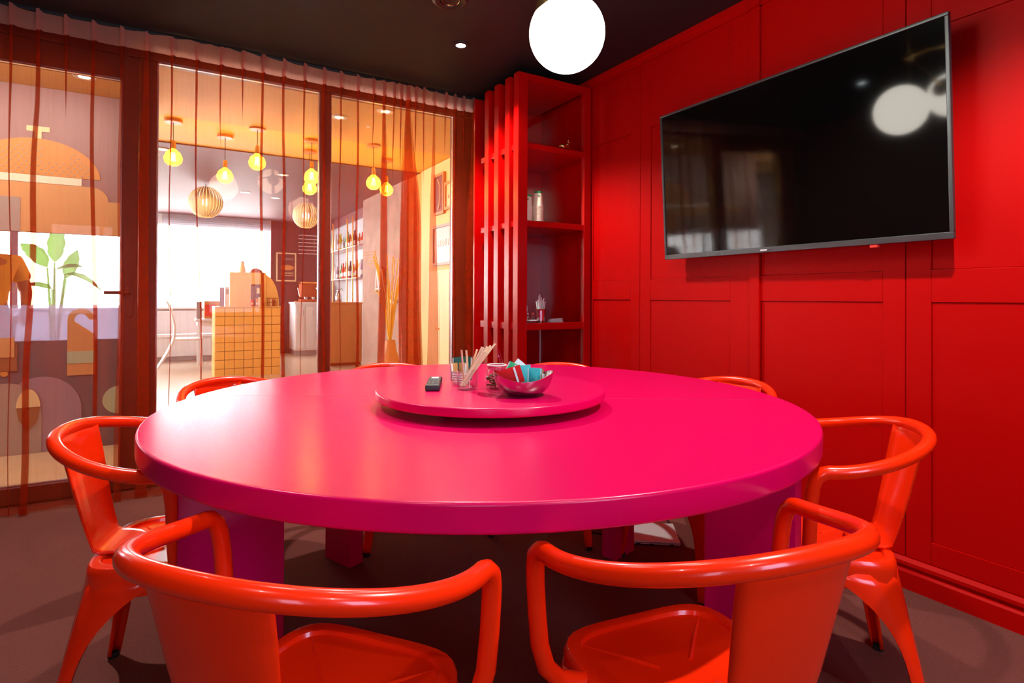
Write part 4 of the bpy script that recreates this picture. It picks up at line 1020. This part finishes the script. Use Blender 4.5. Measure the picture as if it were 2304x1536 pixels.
for z, y0, y1, nb in ((1.4652, 9.35, 11.45, 18), (1.9952, 9.4, 11.4, 14)):
    seen = {}
    for i in range(nb):
        y = y0+(y1-y0)*i/(nb-1); m = bcol[(bi*5+3) % len(bcol)]; bi += 1; s = random.uniform(.8, 1.15)
        sname = 'lower' if z < 1.6 else 'upper'; seen[m] = seen.get(m, 0)+1
        t = thing('bottle', f'{bname[m]} bottle on the {sname} bar shelf, {["first", "second", "third", "fourth"][seen[m]-1]} of that colour from the plaster wall', 'bottle', (bsx-.12+random.uniform(-.03, .03), y, z), 0, f'bottles on the {sname} bar shelf')
        build('bottle_body', MB().lathe([(0, 0), (.036*s, 0), (.038*s, .006), (.038*s, .17*s), (.014*s, .225*s), (.013*s, .29*s), (0, .29*s)], 14), m, t)
        build('bottle_label', MB().lathe([(.0385*s, .05*s), (.0388*s, .12*s)], 14), 'paper', t)
sph = thing('bar_siphon', 'shiny steel siphon standing on the tan bar counter', 'siphon', (2.45, 9.85, 1.0553))
build('body', MB().lathe([(0, 0), (.045, 0), (.05, .01), (.05, .10), (.03, .15), (.02, .17), (0, .17)], 20), 'steel', sph)
build('head', MB().ball((0, 0, .19), .028, 12, 10).tube([(0, 0, .2), (.05, -.02, .23), (.07, -.02, .19)], .008, 8), 'steel', sph)

# right wall dressing: sign, prints, cabinet, dried plant
sg = thing('lit_sign', 'blue white metal sign letters on the plaster wall', 'sign', (2.598, 8.0, 0))
mm = MB()
for (y0, z0, y1, z1) in [(.20, 1.22, .12, 1.55), (.12, 1.55, .04, 1.22), (.04, 1.22, -.06, 1.58), (-.06, 1.58, -.12, 1.25)]:
    mm.tube([(-.02, y0, z0), (-.02, y1, z1)], .022, 8)
mm.tube([(-.02, .22, 1.26), (-.02, -.10, 1.26)], .012, 8)
build('letter_m', mm, 'whitel', sg)
build('letter_stroke', MB().tube([(-.02, -.12+.0, 1.55), (-.02, -.17, 1.38), (-.02, -.26, 1.2), (-.02, -.40, 1.10), (-.02, -.56, 1.06), (-.02, -.70, 1.10)], [.02, .028, .03, .026, .02, .012], 10), 'whitel', sg)
def wallprint(name, lab, y0, y1, z0, z1, inner, cat='picture', fm='tan'):
    t = thing(name, lab, cat, (2.6, (y0+y1)/2, 0)); a, b = (y0-y1)/2, (y1-y0)/2
    build('frame', MB().box(-.03, -.002, a, a+.03, z0, z1).box(-.03, -.002, b-.03, b, z0, z1).box(-.03, -.002, a+.03, b-.03, z0, z0+.03).box(-.03, -.002, a+.03, b-.03, z1-.03, z1), fm, t, smooth=False)
    build('print', MB().box(-.016, -.004, a+.03, b-.03, z0+.03, z1-.03), inner, t, smooth=False)
    return t
t = wallprint('framed_print', 'plum framed print with a pale curling line on the cream wall', 5.79, 6.08, 2.07, 2.53, 'plum')
build('printed_line', MB().tube([(-.018, .02, 2.13), (-.018, -.02, 2.2), (-.018, -.03, 2.3), (-.018, -.02, 2.4), (-.018, .03, 2.47)], .008, 6), 'mcream', t)
t = wallprint('framed_print', 'cream framed print with a small dark mark near the curtain edge', 5.58, 5.77, 2.10, 2.40, 'mcream')
build('printed_mark', MB().prism([(-.02, 2.22), (0, 2.26), (.02, 2.22), (.008, 2.22), (0, 2.245), (-.008, 2.22)], -.018, -.016, 'yz'), 'rust', t, smooth=False)
t = wallprint('wall_display', 'pale blue menu display on the cream wall', 5.58, 6.10, 1.50, 1.95, 'bluewall', 'display', 'grey')
text('printed_word', 'MENU', .11, 'whitel', t, (-.018, -.02, 1.74), (radians(90), 0, radians(-90)))
cab = thing('low_cabinet', 'pale yellow cabinet under the menu display', 'cabinet', (2.45, 5.8, 0))
build('carcass', MB().rbox(.07, .145, -.32, .26, .05, 1.44, .005), 'pale', cab)
build('plinth', MB().rbox(.085, .145, -.30, .24, 0, .05, .003), 'tan', cab)
for y in (-.315, -.027): 
    d = build('door', MB().rbox(.056, .069, y, y+.283, .08, 1.41, .003), 'pale', cab); build('knob', MB().ball((.049, y+.25 if y < -.1 else y+.03, .8), .010, 10, 8), 'brass', d)
dp = thing('dried_plant', 'dried yellow grass stems in a tall tan vase before the ochre wall', 'plant', (2.3, 6.75, 0))
build('vase', MB().lathe([(0, 0), (.09, 0), (.12, .05), (.13, .30), (.08, .50), (.06, .62), (.055, .62), (.07, .5), (0, .45)], 28), 'tan', dp)
for i in range(26):
    a = random.uniform(0, 2*pi); r_ = random.uniform(.15, .55); z = random.uniform(1.2, 1.75)
    if i < 6: a = radians(100+i*14); r_ = .6; z = 1.55+.03*i
    x1 = min(r_*cos(a)*.5, .22)
    build('stem', MB().tube([(0, 0, .5), (x1*.25, r_*sin(a)*.25, .5+(z-.5)*.6), (x1*.6, r_*sin(a)*.6, z), (x1, r_*sin(a), z-.02)], [.004, .004, .006, .002], 5), 'straw', dp)
